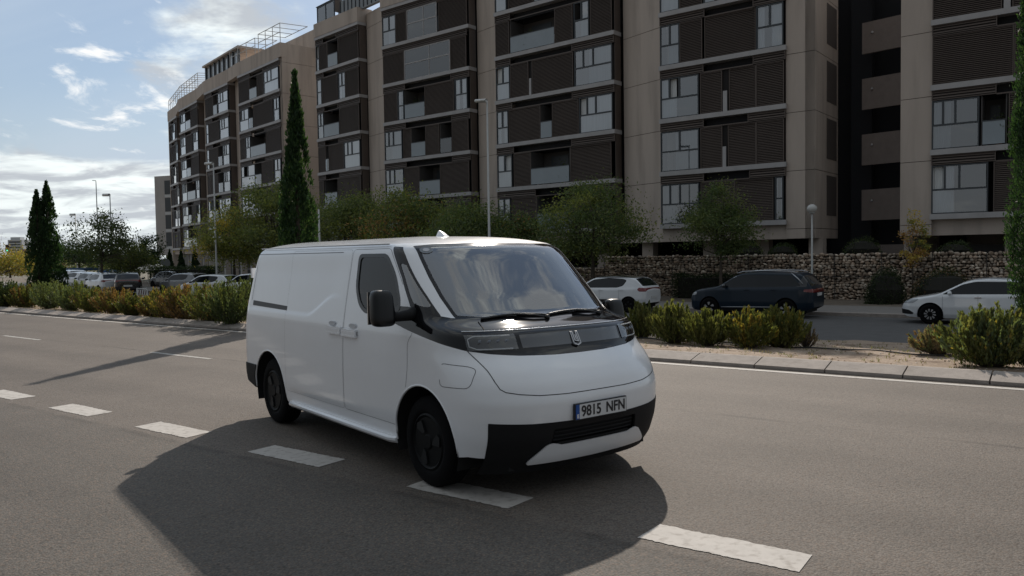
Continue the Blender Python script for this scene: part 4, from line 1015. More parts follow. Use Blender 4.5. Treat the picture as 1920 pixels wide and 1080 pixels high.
LAY_D = {0: [(0, .22, 'W'), (.23, .5, 'L'), (.5, .7, 'B'), (.7, .98, 'L')],
 1: [(0, .23, 'W'), (.24, .42, 'L'), (.42, .66, 'B'), (.66, .98, 'L')],
 2: [(0, .22, 'W'), (.23, .33, 'K'), (.33, .50, 'B'), (.50, .66, 'L'), (.67, .80, 'C'), (.80, .98, 'L')],
 3: [(0, .17, 'L'), (.175, .25, 'W'), (.26, .50, 'B'), (.50, .83, 'L'), (.84, .975, 'W')],
 4: [(0, .26, 'L'), (.27, .80, 'G'), (.80, .97, 'L')],
 5: [(0, .17, 'W'), (.17, .30, 'L'), (.31, .66, 'G'), (.67, .98, 'K')]}
LAY_E = {0: [(0, .3, 'L'), (.3, .6, 'B'), (.6, .98, 'L')],
 1: [(0, .12, 'L'), (.14, .44, 'B'), (.45, .98, 'L')],
 2: [(0, .18, 'L'), (.18, .26, 'C'), (.26, .60, 'L'), (.61, .975, 'W')],
 3: [(0, .15, 'W'), (.16, .52, 'B'), (.53, .97, 'L')],
 4: [(0, .12, 'W'), (.13, .50, 'L'), (.52, .68, 'W'), (.68, .98, 'L')],
 5: [(0, .08, 'W'), (.09, .28, 'L'), (.29, .52, 'B'), (.52, .98, 'K')]}
LAY_F = {0: [(0, .3, 'W'), (.3, .6, 'B'), (.6, .97, 'L')], 1: [(0, .36, 'W'), (.37, .52, 'B'), (.53, .78, 'L'), (.8, .97, 'W')],
 2: [(0, .36, 'W'), (.37, .52, 'C'), (.53, .80, 'L'), (.82, .97, 'W')], 3: [(0, .13, 'L'), (.14, .26, 'W'), (.27, .64, 'B'), (.65, .98, 'L')],
 4: [(0, .24, 'W'), (.25, .35, 'C'), (.36, .82, 'L'), (.84, .97, 'W')], 5: [(0, .28, 'L'), (.28, .46, 'B'), (.47, .62, 'L'), (.63, .97, 'W')]}
LAY_G = {0: [(0, .34, 'W'), (.36, .6, 'C'), (.61, .98, 'L')], 1: [(0, .2, 'W'), (.22, .45, 'B'), (.48, .97, 'W')],
 2: [(0, .14, 'L'), (.15, .48, 'L'), (.5, .68, 'C'), (.7, .97, 'W')], 3: [(0, .12, 'W'), (.14, .5, 'L'), (.52, .68, 'C'), (.7, .97, 'W')],
 4: [(0, .12, 'W'), (.14, .56, 'L'), (.6, .97, 'W')], 5: [(0, .35, 'L'), (.36, .52, 'B'), (.55, .97, 'W')]}
LAY_H = {0: [(0, .3, 'W'), (.32, .5, 'C'), (.52, .78, 'B'), (.8, .98, 'L')], 1: [(0, .33, 'W'), (.35, .5, 'C'), (.52, .75, 'L'), (.78, .97, 'W')],
 2: [(0, .3, 'W'), (.33, .75, 'B'), (.78, .97, 'W')], 3: [(0, .32, 'W'), (.34, .55, 'C'), (.57, .98, 'L')],
 4: [(0, .3, 'W'), (.32, .65, 'L'), (.7, .97, 'W')], 5: [(0, .32, 'W'), (.34, .6, 'C'), (.62, .98, 'L')]}
LAY_I = {k: [(0, .3, 'L'), (.35, .7, 'W' if k % 2 else 'L'), (.72, .98, 'W' if k in (1, 2, 4) else 'L')] for k in range(6)}
ZTOP = FLOOR0+STOREY*6
ZA = FLOOR0+STOREY*5
def base_band(bk, P, Q, d, z0=2.36, z1=FLOOR0-.12, thick=1.2):
    fr, L_ = frame_between(P, Q); m_ = MB(); m_.fbox(fr, 0, L_, d, d+thick, z0, z1); bk.part(m_, 'base_band', M_conc)

# ---- main block: bays A, C, D, E
A0, A1 = bp('A'); C0, C1 = bp('C'); D0, D1 = bp('D'); E0, E1 = bp('E')
main = Block('apartment_block', 'long brown apartment block with louvred bays above the van and the gabion wall', (0, 50))
bay(main, A0, A1, LAY_A, fascia={0: (.37, .73), 1: (.37, .72), 2: (.37, .76), 3: (.38, .76)}); bay(main, C0, C1, LAY_C, fascia={1: (.16, .66), 2: (.15, .67), 3: (.14, .67), 4: (.14, .98)})
bay(main, D0, D1, LAY_D, fascia={3: (.27, .80), 2: (.27, .80), 1: (.27, .8), 4: (.98, .985), 5: (.98, .985)}); bay(main, E0, E1, LAY_E, fascia={k: (.18, .5) for k in range(6)})
def wallpts(*pts): return pts
a_end = KO(K(1527), 41.45)      # outer corner of the wide pier right of bay A
seq = [(E1, D0), (D1, C0), (C1, A0)]
for P, Q in seq: column_wall(main, P, Q, 2.36, ZTOP+.85)
column_wall(main, A1, a_end, 2.36, ZA+.6, depth=.15)
frA, _ = frame_between(A1, a_end); cA = np.array([*(a_end[:2]+frA[2]*.15), 0]); cB = np.array([*(cA[:2]+frA[2]*3.9+frA[1]*.0), 0])
m_ = MB(); fr2 = (cA[:2], frA[2], -frA[1]); zs = [2.36]+[FLOOR0+STOREY*k-.35 for k in range(0, 6)]+[ZA+.6]
for a, b in zip(zs[:-1], zs[1:]): m_.fbox(fr2, .0, 3.9, .002, .5, a+.014, b-.014, 0)
main.part(m_, 'wall', [M_conc, M_conc2])
m_ = MB()
for k in range(0, 5):
    z = FLOOR0+STOREY*k; m_.fbox(fr2, 1.9, 3.6, -.015, .0, z+.35, z+2.45)
main.part(m_, 'side_shutter', mat('shutter_taupe', (.10, .085, .078), .8))
# left end corner strip and the wall behind every bay, the base band, roof slab
fe, _ = frame_between(E0, E1); el = E0[:2]-fe[1]*.45; column_wall(main, np.array([*el, 0]), E0, 2.36, ZTOP+1.3, depth=.35)
endw = MB(); fr3 = (el+fe[2]*.35, fe[2], fe[1]); endw.fbox(fr3, 0, 9, 0, .4, 2.36, ZTOP+1.3); main.part(endw, 'wall', M_conc)
for P, Q in ((E0, E1), (D0, D1), (C0, C1), (A0, A1)):
    base_band(main, P, Q, .25)
    fr, L_ = frame_between(P, Q); m_ = MB(); m_.fbox(fr, -.05, L_+.05, -.08, 1.4, (ZA if P is A0 else ZTOP)+.13, (ZA+.6 if P is A0 else (ZTOP+.85 if P is not E0 else ZTOP+1.3)))
    main.part(m_, 'parapet', M_conc)
for P, Q in seq: base_band(main, P, Q, .4)
rf = MB(); ring_ = [el+fe[2]*1.2, E1[:2]+fe[2]*1.2, D0[:2]+fe[2]*1.2, D1[:2]+fe[2]*1.2, C0[:2]+fe[2]*1.2, C1[:2]+fe[2]*1.2, A0[:2]+frA[2]*1.2, cA[:2]+frA[2]*.5]
back_ = [p+np.array([4., 8.]) for p in ring_[::-1]]
n = len(ring_)*2; zr = [ZTOP+.5]*6+[ZA+.3]*2; V = [(*p, z) for p, z in zip(ring_+back_, zr+zr[::-1])]; rf.add(V, [(i, i+1, n-2-i, n-1-i) for i in range(len(ring_)-1)]); V = [(*p, 2.5) for p in ring_+back_]; rf.add(V, [tuple(range(n))]); main.part(rf, 'roof', M_conc)
bkw = MB()
for a, b in zip(back_[:-1], back_[1:]): fr, L_ = frame_between(a, b); bkw.fbox(fr, 0, L_, 0, .4, 2.4, ZA+.2)
main.part(bkw, 'back_wall', M_conc)
# undercroft: piers standing on the terrace, dark recess behind
up = MB()
for px, o_ in ((1215, 43.2), (1530, 42.3), (1130, 44.2), (1330, 43.0), (1430, 43), (1020, 45), (900, 45.5), (790, 46), (690, 47)):
    P = KO(K(px), o_); fr = (P[:2], TV, NV); up = MB(); up.fbox(fr, -.35, .35, 0, .7, .2, 2.36); main.part(up, 'ground_pier', M_conc)

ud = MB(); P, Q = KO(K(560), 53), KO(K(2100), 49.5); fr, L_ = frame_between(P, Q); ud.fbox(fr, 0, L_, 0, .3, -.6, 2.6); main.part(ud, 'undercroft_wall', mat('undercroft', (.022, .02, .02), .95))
# roof terrace enclosure above bay E: glass boxes with white posts
pe = MB(); fr, L_ = frame_between(E0, D0)
for u in (0, 1.5, 3.0): pe.fbox(fr, u, u+.09, .25, .34, ZTOP+1.3, ZTOP+2.8)
pe.fbox(fr, 0, 3.1, .25, .34, ZTOP+2.72, ZTOP+2.82); pe.fbox(fr, 0, 3.1, .25, .34, ZTOP+1.3, ZTOP+1.38); pe.fbox(fr, -.05, 3.15, .2, 2.6, ZTOP+2.82, ZTOP+2.88)
pe.fbox(fr, 0, .09, 2.4, 2.5, ZTOP+1.3, ZTOP+2.8)
po = main.part(pe, 'roof_enclosure', M_fr); pg = MB(); pg.fbox(fr, .1, 3.0, .29, .30, ZTOP+1.38, ZTOP+2.72); main.part(pg, 'pane', M_rg, po)
pw = MB(); pw.fbox(fr, 3.3, L_+6, .7, 1.0, ZTOP+1.2, ZTOP+2.6); main.part(pw, 'penthouse_wall', M_curt2)
pf = MB()
for i in range(16): pf.fbox(fr, 3.4+i*.62, 3.46+i*.62, .62, .72, ZTOP+1.3, ZTOP+2.6)
main.part(pf, 'penthouse_mullions', M_fr)
# gallery recess between the wide pier and the right block
g0 = KO(K(1597), 46.2); g1 = KO(K(1700), 45.6); fr, L_ = frame_between(g0, g1)
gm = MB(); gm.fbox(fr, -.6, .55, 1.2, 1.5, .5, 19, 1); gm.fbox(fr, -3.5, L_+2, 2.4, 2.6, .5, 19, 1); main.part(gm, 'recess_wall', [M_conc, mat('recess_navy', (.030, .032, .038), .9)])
for k in range(-1, 5):
    z = FLOOR0+STOREY*k; m_ = MB(); m_.fbox(fr, .55, L_+1.5, .0, .15, z+.10, z+1.75); main.part(m_, 'gallery_parapet', mat('gallery_shade_darkened', (.26, .22, .20), .9, var=.08))  # shade of the recess is put into the darker parapet colour
    m_ = MB(); m_.lathe([(.06, 0), (.075, .02), (.04, .12)], (*(fr[0]+fr[1]*1.1+fr[2]*-.02), z+1.1), 'z', 10); main.part(m_, 'gallery_lamp', M_slab)
# ---- right block
B0 = KO(K(1745), 41.5); Bend = B0+np.array([*(TV*9.2), 0])
right = Block('apartment_block', 'brown apartment block behind the pearl white hatchback at the right edge', (20, 42))
LAY_B = {0: [(0, .25, 'W'), (.26, .40, 'C'), (.30, .99, 'L')][:1]+[(.27, .98, 'L')], 1: [(0, .21, 'W'), (.22, .32, 'B'), (.33, .6, 'L'), (.6, .98, 'L')],
 2: [(0, .35, 'L'), (.35, .58, 'L'), (.6, .8, 'B'), (.8, .99, 'L')], 3: [(0, .30, 'L'), (.305, .335, 'P'), (.34, .55, 'L'), (.55, .8, 'W'), (.8, .99, 'L')],
 4: [(0, .3, 'W'), (.3, .98, 'L')]}
bay(right, B0, Bend, LAY_B, fascia={k: (.28, .99) for k in range(6)})
p0 = KO(K(1686), 41.6); column_wall(right, p0, B0, 2.36, ZA+.6, depth=.15, thick=.7)
fr, L_ = frame_between(p0, B0); m_ = MB(); m_.fbox((fr[0]+fr[2]*.85, fr[2], fr[1]), 0, 9, 0, .4, .8, ZA+.6); right.part(m_, 'wall', M_conc)
base_band(right, p0, Bend, .25)
m_ = MB(); fr, L_ = frame_between(B0, Bend); m_.fbox(fr, -2.5, L_+6, 8, 8.4, .5, ZA+.6); m_.fbox(fr, L_+.02, L_+6, .8, 8, 2.4, ZA+.6); m_.fbox(fr, 0, L_, 1.75, 8, ZA+.2, ZA+.6); right.part(m_, 'wall', M_conc)
for u in (2.9, 7.6): m_ = MB(); m_.fbox(fr, u, u+.65, .8, 1.4, .4, 2.36); right.part(m_, 'ground_pier', M_conc)
m_ = MB(); m_.fbox(fr, 1.2, 9, 2.2, 2.4, 1.0, 1.9); right.part(m_, 'terrace_wall', M_wallin)

# ---- left curved block: bays F, G, H, I
left = Block('apartment_block', 'curved brown apartment block with white roof pergolas, left of the tall cypress', (-28, 84))
F0, F1 = bp('F'); G0, G1 = bp('G'); H0, H1 = bp('H'); I0, I1 = bp('I')
for (P, Q), LY in (((F0, F1), LAY_F), ((G0, G1), LAY_G), ((H0, H1), LAY_H), ((I0, I1), LAY_I)):
    bay(left, P, Q, LY, fascia={k: (.3, .62) for k in range(6)}); base_band(left, P, Q, .25, z0=2.5)
for P, Q in ((G1, F0), (H1, G0), (I1, H0)): column_wall(left, P, Q, 2.5, ZTOP+1.5); base_band(left, P, Q, .5, z0=2.5)
ff, _ = frame_between(F0, F1); fend = F1[:2]+ff[1]*.45; column_wall(left, F1, np.array([*fend, 0]), 2.5, ZTOP+1.5, depth=.1)
m_ = MB(); fr3 = (fend+ff[2]*.1, ff[2], -ff[1])
zs = [-.5]+[FLOOR0+STOREY*k-.35 for k in range(0, 7)]+[ZTOP+1.5]
for a, b in zip(zs[:-1], zs[1:]): m_.fbox(fr3, 0.0, 13, .002, .5, a+.014, b-.014)
left.part(m_, 'wall', M_conc)
fi, _ = frame_between(I0, I1); il = I0[:2]-fi[1]*.3; m_ = MB(); m_.fbox((il, fi[2], fi[1]), 0, 12, 0, .3, -.5, ZTOP+1.4); left.part(m_, 'wall', M_conc)
ringp = [il, I1[:2], H0[:2], H1[:2], G0[:2], G1[:2], F0[:2], fend]
m_ = MB()
for a, b in zip(ringp[:-1], ringp[1:]): fr, L_ = frame_between(a, b); m_.fbox(fr, -.02, L_+.02, -.06, .5, ZTOP+.13, ZTOP+1.5)
left.part(m_, 'parapet', M_conc)
m_ = MB(); rp = [p+fi[2]*.4 for p in ringp]; bk_ = [p+np.array([4., 13.]) for p in ringp[::-1]]; n = len(rp)*2
m_.add([(*p, ZTOP+.6) for p in rp+bk_], [tuple(range(n))]); left.part(m_, 'roof', M_conc)
# ground floor: pale piers, dark shopfronts
m_ = MB(); g_ = MB()
for a, b in zip(ringp[:-1], ringp[1:]):
    fr, L_ = frame_between(a, b); n = max(1, int(L_/2.3))
    for i in range(n+1): m_ = MB(); m_.fbox(fr, i*L_/n-.22, i*L_/n+.22, .9+.01*i, 1.5, -.5, 2.5); left.part(m_, 'ground_pier', mat('pale_pier', (.42, .41, .40), .8, var=.1))
    g_.fbox(fr, 0, L_, 2.6, 2.7, -.5, 2.5)
left.part(g_, 'shopfront', M_fr)
# penthouse on the left block + pergolas of white tubes
def pergola(bk, A, B, u0, u1, z, h, dep, n):
    fr, L_ = frame_between(A, B); m_ = MB(); P = lambda u, v, zz: (*(fr[0]+fr[1]*u+fr[2]*v), zz)
    us = np.linspace(u0, u1, n)
    for u in us:
        m_.tube([P(u, .1, z), P(u, .1, z+h)], .035, 6); m_.tube([P(u, .1, z+h), P(u, dep, z+h+.15)], .03, 6)
    for v, zz in ((.1, z+h), (dep, z+h+.15), (.1, z+h*.55)): m_.tube([P(us[0], v, zz), P(us[-1], v, zz)], .035, 6)
    bk.part(m_, 'pergola', M_white_tube)
frI, LI = frame_between(I0, H0); pergola(left, I0, H0, .0, LI, ZTOP+1.5, 1.5, 2.2, 7); frH, LH = frame_between(H0, G0); pergola(left, H0, G0, 0, LH*.75, ZTOP+1.5, 1.6, 2.2, 8)
m_ = MB(); g_ = MB(); frG, LG = frame_between(G0, F0)
m_.fbox(frG, -1.2, LG*.92, .6, 3, ZTOP+.6, ZTOP+1.75, 0); m_.fbox(frG, -1.4, LG*.95, .3, 3.2, ZTOP+3.35, ZTOP+3.55, 0)
for i in range(8): m_.fbox(frG, -1.2+i*1.5, -.95+i*1.5, .55, .8, ZTOP+1.75, ZTOP+3.35, 1)
left.part(m_, 'penthouse', [M_conc, M_fr]); g_.fbox(frG, -1.2, LG*.9, .72, .74, ZTOP+1.75, ZTOP+3.35); left.part(g_, 'penthouse_glazing', mat('penthouse_panes', (.40, .44, .47), .15, coat=.6))
frF, LF = frame_between(F0, np.array([*fend, 0])); pergola(left, F0, np.array([*fend, 0]), -2.2, LF*.42, ZTOP+1.5, 1.7, 2.5, 4); pergola(left, F0, np.array([*fend, 0]), LF*.50, LF-.2, ZTOP+1.5, 1.9, 3.0, 4)
m_ = MB(); m_.fbox(frF, LF*.1, LF+1.5, 4.0, 8, ZTOP+.6, ZTOP+3.6); left.part(m_, 'penthouse', M_conc)

# ---- pale building far left, behind
P = KO(K(296), 77); frP = (P[:2], np.array([.93, -.36]), np.array([.36, .93]))
far_ = Block('office_building', 'pale grey building with four dark window bands just left of the curved brown block', (P[0], P[1]))
m_ = MB(); m_.fbox(frP, 0, 12, 0, 14, 2.6, 16.6); m_.fbox(frP, 1.2, 11, 1, 13, -.6, 2.6); far_.part(m_, 'wall', mat('pale_render', (.40, .385, .38), .85, var=.06, vscale=.5))
for k in range(4):
    z = 4.2+k*3.05; m_ = MB(); m_.fbox(frP, 2.3, 6.5, -.04, 0, z, z+2.4, 0); m_.fbox(frP, 2.3, 6.5, -.06, -.04, z-.55, z-.1, 1); wo = far_.part(m_, 'window', [M_fr, mat('window_band_pale', (.5, .52, .54), .4)])
# ---- far red brick buildings and slim white tower at the horizon
for i, (px, D, w, h, cl, lab) in enumerate(((20, 520, 34, 4.8, 'far_tan', 'long low tan building at the horizon, far left of the photo'), (52, 640, 24, 9.5, 'far_brick', 'far red brick building with a stepped roof, left of the twin cypress'), (74, 640, 19, 8.0, 'far_brick', 'lower far red brick building close to the twin cypress trunk'))):
    k_ = K(px); o = np.array([k_*D, D, 0]); b_ = Block('distant_building', lab, o); fr = (o[:2], np.array([.97, .24]), np.array([-.24, .97]))
    cm = mat(cl, (.30, .20, .165) if cl == 'far_brick' else (.33, .27, .21), .9, var=.08, vscale=.2)
    m_ = MB(); m_.fbox(fr, -w/2, w/2, 0, 14, -1.6, h); 
    if cl == 'far_brick': m_.fbox(fr, -w/4, w/8, 2, 12, h, h+2.6); m_.fbox(fr, w/5, w/2.6, 2, 12, h, h+1.7)
    b_.part(m_, 'wall', cm)
    for j in range(6):
        m_ = MB(); u = -w/2+w*(j+.5)/6; m_.fbox(fr, u-.9, u+.9, -.06, 0, h-3.2, h-1.4); b_.part(m_, 'window', M_fr)
o = np.array([K(31)*900, 900, 0]); b_ = Block('distant_tower', 'faint slender pale tower at the horizon behind the traffic light', o, 'tower')
m_ = MB(); m_.box(o[0]-8, o[0]+8, o[1], o[1]+14, -1.6, 27); m_.box(o[0]-6, o[0]+5, o[1]+2, o[1]+10, 27, 30); b_.part(m_, 'wall', mat('tower_pale', (.55, .56, .57), .8))
m_ = MB()
for k in range(8): m_.box(o[0]-6.5, o[0]+6.5, o[1]-.1, o[1], 2+k*3.1, 3.6+k*3.1)
b_.part(m_, 'window_band', M_fr)

# ================================================================ GABION WALL
def gabion_material():
    m = bpy.data.materials.new('gabion_stone'); m.use_nodes = True; nt = m.node_tree; N = nt.nodes; L = nt.links
    b = N['Principled BSDF']; b.inputs['Roughness'].default_value = .9
    oi = N.new('ShaderNodeTexCoord'); n = N.new('ShaderNodeTexNoise'); n.inputs['Scale'].default_value = 5.5; n.inputs['Detail'].default_value = 3; L.new(oi.outputs['Object'], n.inputs[0])
    r = N.new('ShaderNodeValToRGB'); L.new(n.outputs[0], r.inputs[0]); e = r.color_ramp.elements; e[0].position = .32; e[0].color = (.22, .155, .11, 1); e[1].position = .68; e[1].color = (.46, .41, .345, 1)
    e2 = r.color_ramp.elements.new(.5); e2.color = (.33, .26, .20, 1)
    ge = N.new('ShaderNodeNewGeometry'); mi_ = N.new('ShaderNodeMapRange'); L.new(ge.outputs['Random Per Island'], mi_.inputs[0]); mi_.inputs[3].default_value = .55; mi_.inputs[4].default_value = 1.75
    v2 = N.new('ShaderNodeVectorMath'); v2.operation = 'SCALE'; L.new(r.outputs[0], v2.inputs[0]); L.new(mi_.outputs[0], v2.inputs['Scale'])
    L.new(v2.outputs[0], b.inputs['Base Color']); n2 = N.new('ShaderNodeTexNoise'); n2.inputs['Scale'].default_value = 30; L.new(oi.outputs['Object'], n2.inputs[0]); bp_ = N.new('ShaderNodeBump'); bp_.inputs['Strength'].default_value = .5; bp_.inputs['Distance'].default_value = .02
    L.new(n2.outputs[0], bp_.inputs['Height']); L.new(bp_.outputs[0], b.inputs['Normal']); return m
M_gab = gabion_material()
gw = empty('gabion_wall', (*SO(-5, 37.6)[:2], -.5), ROAD_ANG, 'long gabion retaining wall of stacked stones in wire cages behind the parked cars', 'wall')
frW = (np.array([0., 0.]), np.array([1., 0.]), np.array([0., 1.]))
def stones(u0, u1, z0, z1, name):
    """rubble: flattened irregular blocks packed in courses on the cage face"""
    V = []; F = []; n = 0; base = np.array([(x, y, z) for z in (-1, 1) for y in (-1, 1) for x in (-1, 1)], float)*np.array([.5, .5, .5])
    ico_v, ico_f = [], []
    t = (1+5**.5)/2; iv = np.array([(-1, t, 0), (1, t, 0), (-1, -t, 0), (1, -t, 0), (0, -1, t), (0, 1, t), (0, -1, -t), (0, 1, -t), (t, 0, -1), (t, 0, 1), (-t, 0, -1), (-t, 0, 1)])/1.9
    jf = np.array([(0, 11, 5), (0, 5, 1), (0, 1, 7), (0, 7, 10), (0, 10, 11), (1, 5, 9), (5, 11, 4), (11, 10, 2), (10, 7, 6), (7, 1, 8), (3, 9, 4), (3, 4, 2), (3, 2, 6), (3, 6, 8), (3, 8, 9), (4, 9, 5), (2, 4, 11), (6, 2, 10), (8, 6, 7), (9, 8, 1)])
    z = z0
    while z < z1-.03:
        h = rng.uniform(.07, .15); u = u0+rng.uniform(-.05, .05)
        while u < u1:
            w = rng.uniform(.08, .27); hh = h*rng.uniform(.62, 1.30)
            v = iv*np.array([w*.56, .10, hh*.60])*rng.uniform(.86, 1.14, (12, 3)); a = rng.uniform(-.4, .4); c_, s_ = math.cos(a), math.sin(a)
            v = np.stack([v[:, 0]*c_-v[:, 2]*s_, v[:, 1], v[:, 0]*s_+v[:, 2]*c_], 1)+np.array([u+w/2, rng.uniform(-.01, .05), min(z+h/2+rng.normal()*.02, z1-.03)])
            V.append(v); F.append(jf+n); n += 12; u += w*.97
        z += h*.93
    return fast_mesh(name, np.concatenate(V), np.concatenate(F), M_gab, parent=gw)
def sW(s): return s+5
s_left = -21.3
stones(sW(-46), sW(s_left), 0, 1.45, 'stone_fill'); stones(sW(s_left), sW(9), 0, 2.10, 'stone_fill')
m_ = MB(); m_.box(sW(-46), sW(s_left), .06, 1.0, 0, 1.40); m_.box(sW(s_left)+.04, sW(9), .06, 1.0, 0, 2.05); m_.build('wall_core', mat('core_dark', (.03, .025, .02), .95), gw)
cg = MB(); u = s_left
while u < 9:
    cg.box(sW(u)-.012, sW(u)+.012, -.09, -.06, 0, 2.10); u += 1.98
for z in (1.04,): cg.box(sW(-46), sW(9), -.09, -.065, z-.012, z+.012)
cg.build('cage_wire', mat('cage_wire_dark', (.03, .028, .027), .6), gw)
V = np.array([SO(-90, 38.0, 1.25), SO(12, 38.0, 1.25), SO(40, 60, 1.25), SO(-90, 60, 1.25)])
tag(MB().add([SO(s_left, 38.2, 1.42), SO(12, 38.2, 1.42), SO(12, 52, 1.42), SO(s_left, 52, 1.42)], [(0, 1, 2, 3)]).build('terrace_ground', mat('terrace_soil', (.09, .08, .065), .95, var=.2)), kind='structure')
tag(MB().add([SO(-60, 38.2, .88), SO(s_left, 38.2, .88), SO(s_left, 52, .88), SO(-60, 52, .88)], [(0, 1, 2, 3)]).build('lower_terrace_ground', MATS['terrace_soil']), kind='structure')

# ================================================================ VEGETATION
def leafmat(name, col, sub=.38, f=1.5): return mat(name+('_shade_lifted' if f > 2 else ''), tuple(min(.5, c*f) for c in col), .6, isl=.35, var=.30, vscale=1.3, sub=sub, spec=.25)
M_bark = mat('bark', (.075, .06, .048), .95, var=.25, vscale=6)
LEAF = {'dark': ('leaf_dark_green', (.036, .050, .022)), 'mid': ('leaf_mid_green', (.058, .066, .027)), 'olive': ('leaf_olive', (.085, .090, .028)), 'yellow': ('leaf_yellow', (.17, .125, .032)),
        'brown': ('leaf_rust', (.13, .075, .035)), 'cyp': ('leaf_cypress', (.016, .034, .015)), 'cyp2': ('leaf_cypress_light', (.034, .060, .024)), 'dry': ('leaf_dry', (.13, .10, .07)), 'grey': ('leaf_grey_green', (.085, .105, .060)), 'lime': ('leaf_lime', (.105, .104, .040)), 'hedge': ('leaf_hedge', (.014, .022, .011))}
LEAF_F = [1.5]
def LM(k): return leafmat(*LEAF[k], f=LEAF_F[0])
def leaf_mesh(name, P, size, keys, mi, parent, up=0., aspect=2.2, dirs=None):
    """one small kite-shaped leaf (two triangles) per point"""
    n = len(P); d = rng.normal(size=(n, 3)) if dirs is None else dirs+rng.normal(size=(n, 3))*.35
    d[:, 2] += up; d /= np.linalg.norm(d, axis=1)[:, None]; r = rng.normal(size=(n, 3)); b = np.cross(d, r); b /= np.linalg.norm(b, axis=1)[:, None]+1e-9
    s = (size*rng.uniform(.6, 1.4, n))[:, None]; a = d*s; w = b*s/aspect
    V = np.stack([P-a*.5, P+w*.5, P+a*.5, P-w*.5], 1).reshape(-1, 3); F = np.arange(4*n).reshape(n, 4)
    return fast_mesh(name, V, F, [LM(k) for k in keys], mi=mi, parent=parent)
def tree(name, loc, h, r, trunk_h, keys, wts, label, group=None, cat='tree', n=5200, leaf=.13, clumps=34, airy=.0, flat=1., tr=.09, lean=0., gap=.62, seed=None):
    root = empty(name, loc, random.uniform(0, 6), label, cat, group)
    n = int(n*(1.45 if LEAF_F[0] > 2 else 1)); cz = trunk_h+(h-trunk_h)/2; rz = (h-trunk_h)/2
    cs = []
    while len(cs) < clumps:
        q = rng.uniform(-1, 1, 3)
        if np.linalg.norm(q) < 1 and np.linalg.norm(q) > .25: cs.append(q*np.array([r*(1-.25*max(q[2], 0)), r*(1-.25*max(q[2], 0)), rz])+np.array([0, 0, cz]))
    cs = np.array(cs); tb = MB(); top = np.array([lean, 0, trunk_h+.25*(h-trunk_h)])
    tb.tube([(0, 0, -.1), (lean*.2, 0, trunk_h*.5), (lean*.5, 0, trunk_h), top], [tr*1.25, tr, tr*.8, tr*.5], 8)
    for c_ in cs[::2] if clumps > 24 else cs:
        t = rng.uniform(.45, 1.); st = np.array([lean*.5, 0, trunk_h])*(1-t)+top*t if c_[2] > trunk_h else np.array([lean*.4, 0, trunk_h*.8])
        mid = (st+c_)/2+rng.normal(size=3)*.10*r+np.array([0, 0, -.06*h*rng.random()]); tb.tube([st, mid, c_], [tr*.42, tr*.24, tr*.08], 5)
        for _ in range(2):
            e = c_+rng.normal(size=3)*r*.22; tb.tube([mid, (mid+e)/2+rng.normal(size=3)*.05*r, e], [tr*.2, tr*.12, tr*.04], 4)
    tb.build('trunk', M_bark, root, smooth=True)
    ci = rng.integers(len(cs), size=n); sc = np.array([r*.24, r*.24, r*.17*flat])
    P = cs[ci]+rng.normal(size=(n, 3))*sc*rng.uniform(.5, 1.15, (len(cs), 1))[ci]
    P = P[P[:, 2] > trunk_h*.55]; n = len(P); ci = ci[:n]
    pk = rng.choice(len(keys), size=len(cs), p=np.array(wts)/sum(wts)); mi = np.where(rng.random(n) < .75, pk[ci], rng.choice(len(keys), size=n, p=np.array(wts)/sum(wts)))
    leaf_mesh('crown', P, leaf, keys, mi, root); return root
def cypress(loc, h, r, label, prof=None, n=9000, leaf=.16, double=None, keys=('cyp', 'cyp2'), wts=(.8, .2)):
    root = empty('cypress_tree', loc, 0, label, 'cypress', None)
    MB().tube([(0, 0, -.2), (0, 0, h*.5), (0, 0, h*.93)], [r*.16, r*.10, .015], 8).build('trunk', M_bark, root, smooth=True)
    prof = prof or [(0, .55), (.06, .85), (.2, 1.), (.42, .93), (.6, .70), (.75, .48), (.88, .26), (1, .03)]
    pz, pr = np.array(prof).T; nst = 170
    # vertical sprays: each is a narrow flame of foliage rooted on the trunk
    t0 = rng.random(nst)**.9*.93; an = rng.uniform(0, 6.283, nst); ln = rng.uniform(.07, .16, nst); si = rng.integers(nst, size=n); f = rng.random(n)
    zz = np.clip(t0[si]+f*ln[si], 0, 1.0); rad = np.interp(zz, pz, pr)*r*(.72+.36*rng.random(nst)[si])*(1-.35*f**3); a = an[si]+rng.normal(size=n)*.16
    inner = rng.random(n) < .4; rad = np.where(inner, rad*np.sqrt(rng.random(n)), rad+rng.normal(size=n)*.03)
    P = np.stack([rad*np.cos(a), rad*np.sin(a), zz*h+rng.normal(size=n)*.04], 1)
    dirs = np.stack([np.cos(a)*.35, np.sin(a)*.35, np.full(n, 1.1)], 1)
    mi = rng.choice(len(keys), size=n, p=np.array(wts)); leaf_mesh('crown', P, leaf, keys, mi, root, dirs=dirs, aspect=2.6); return root
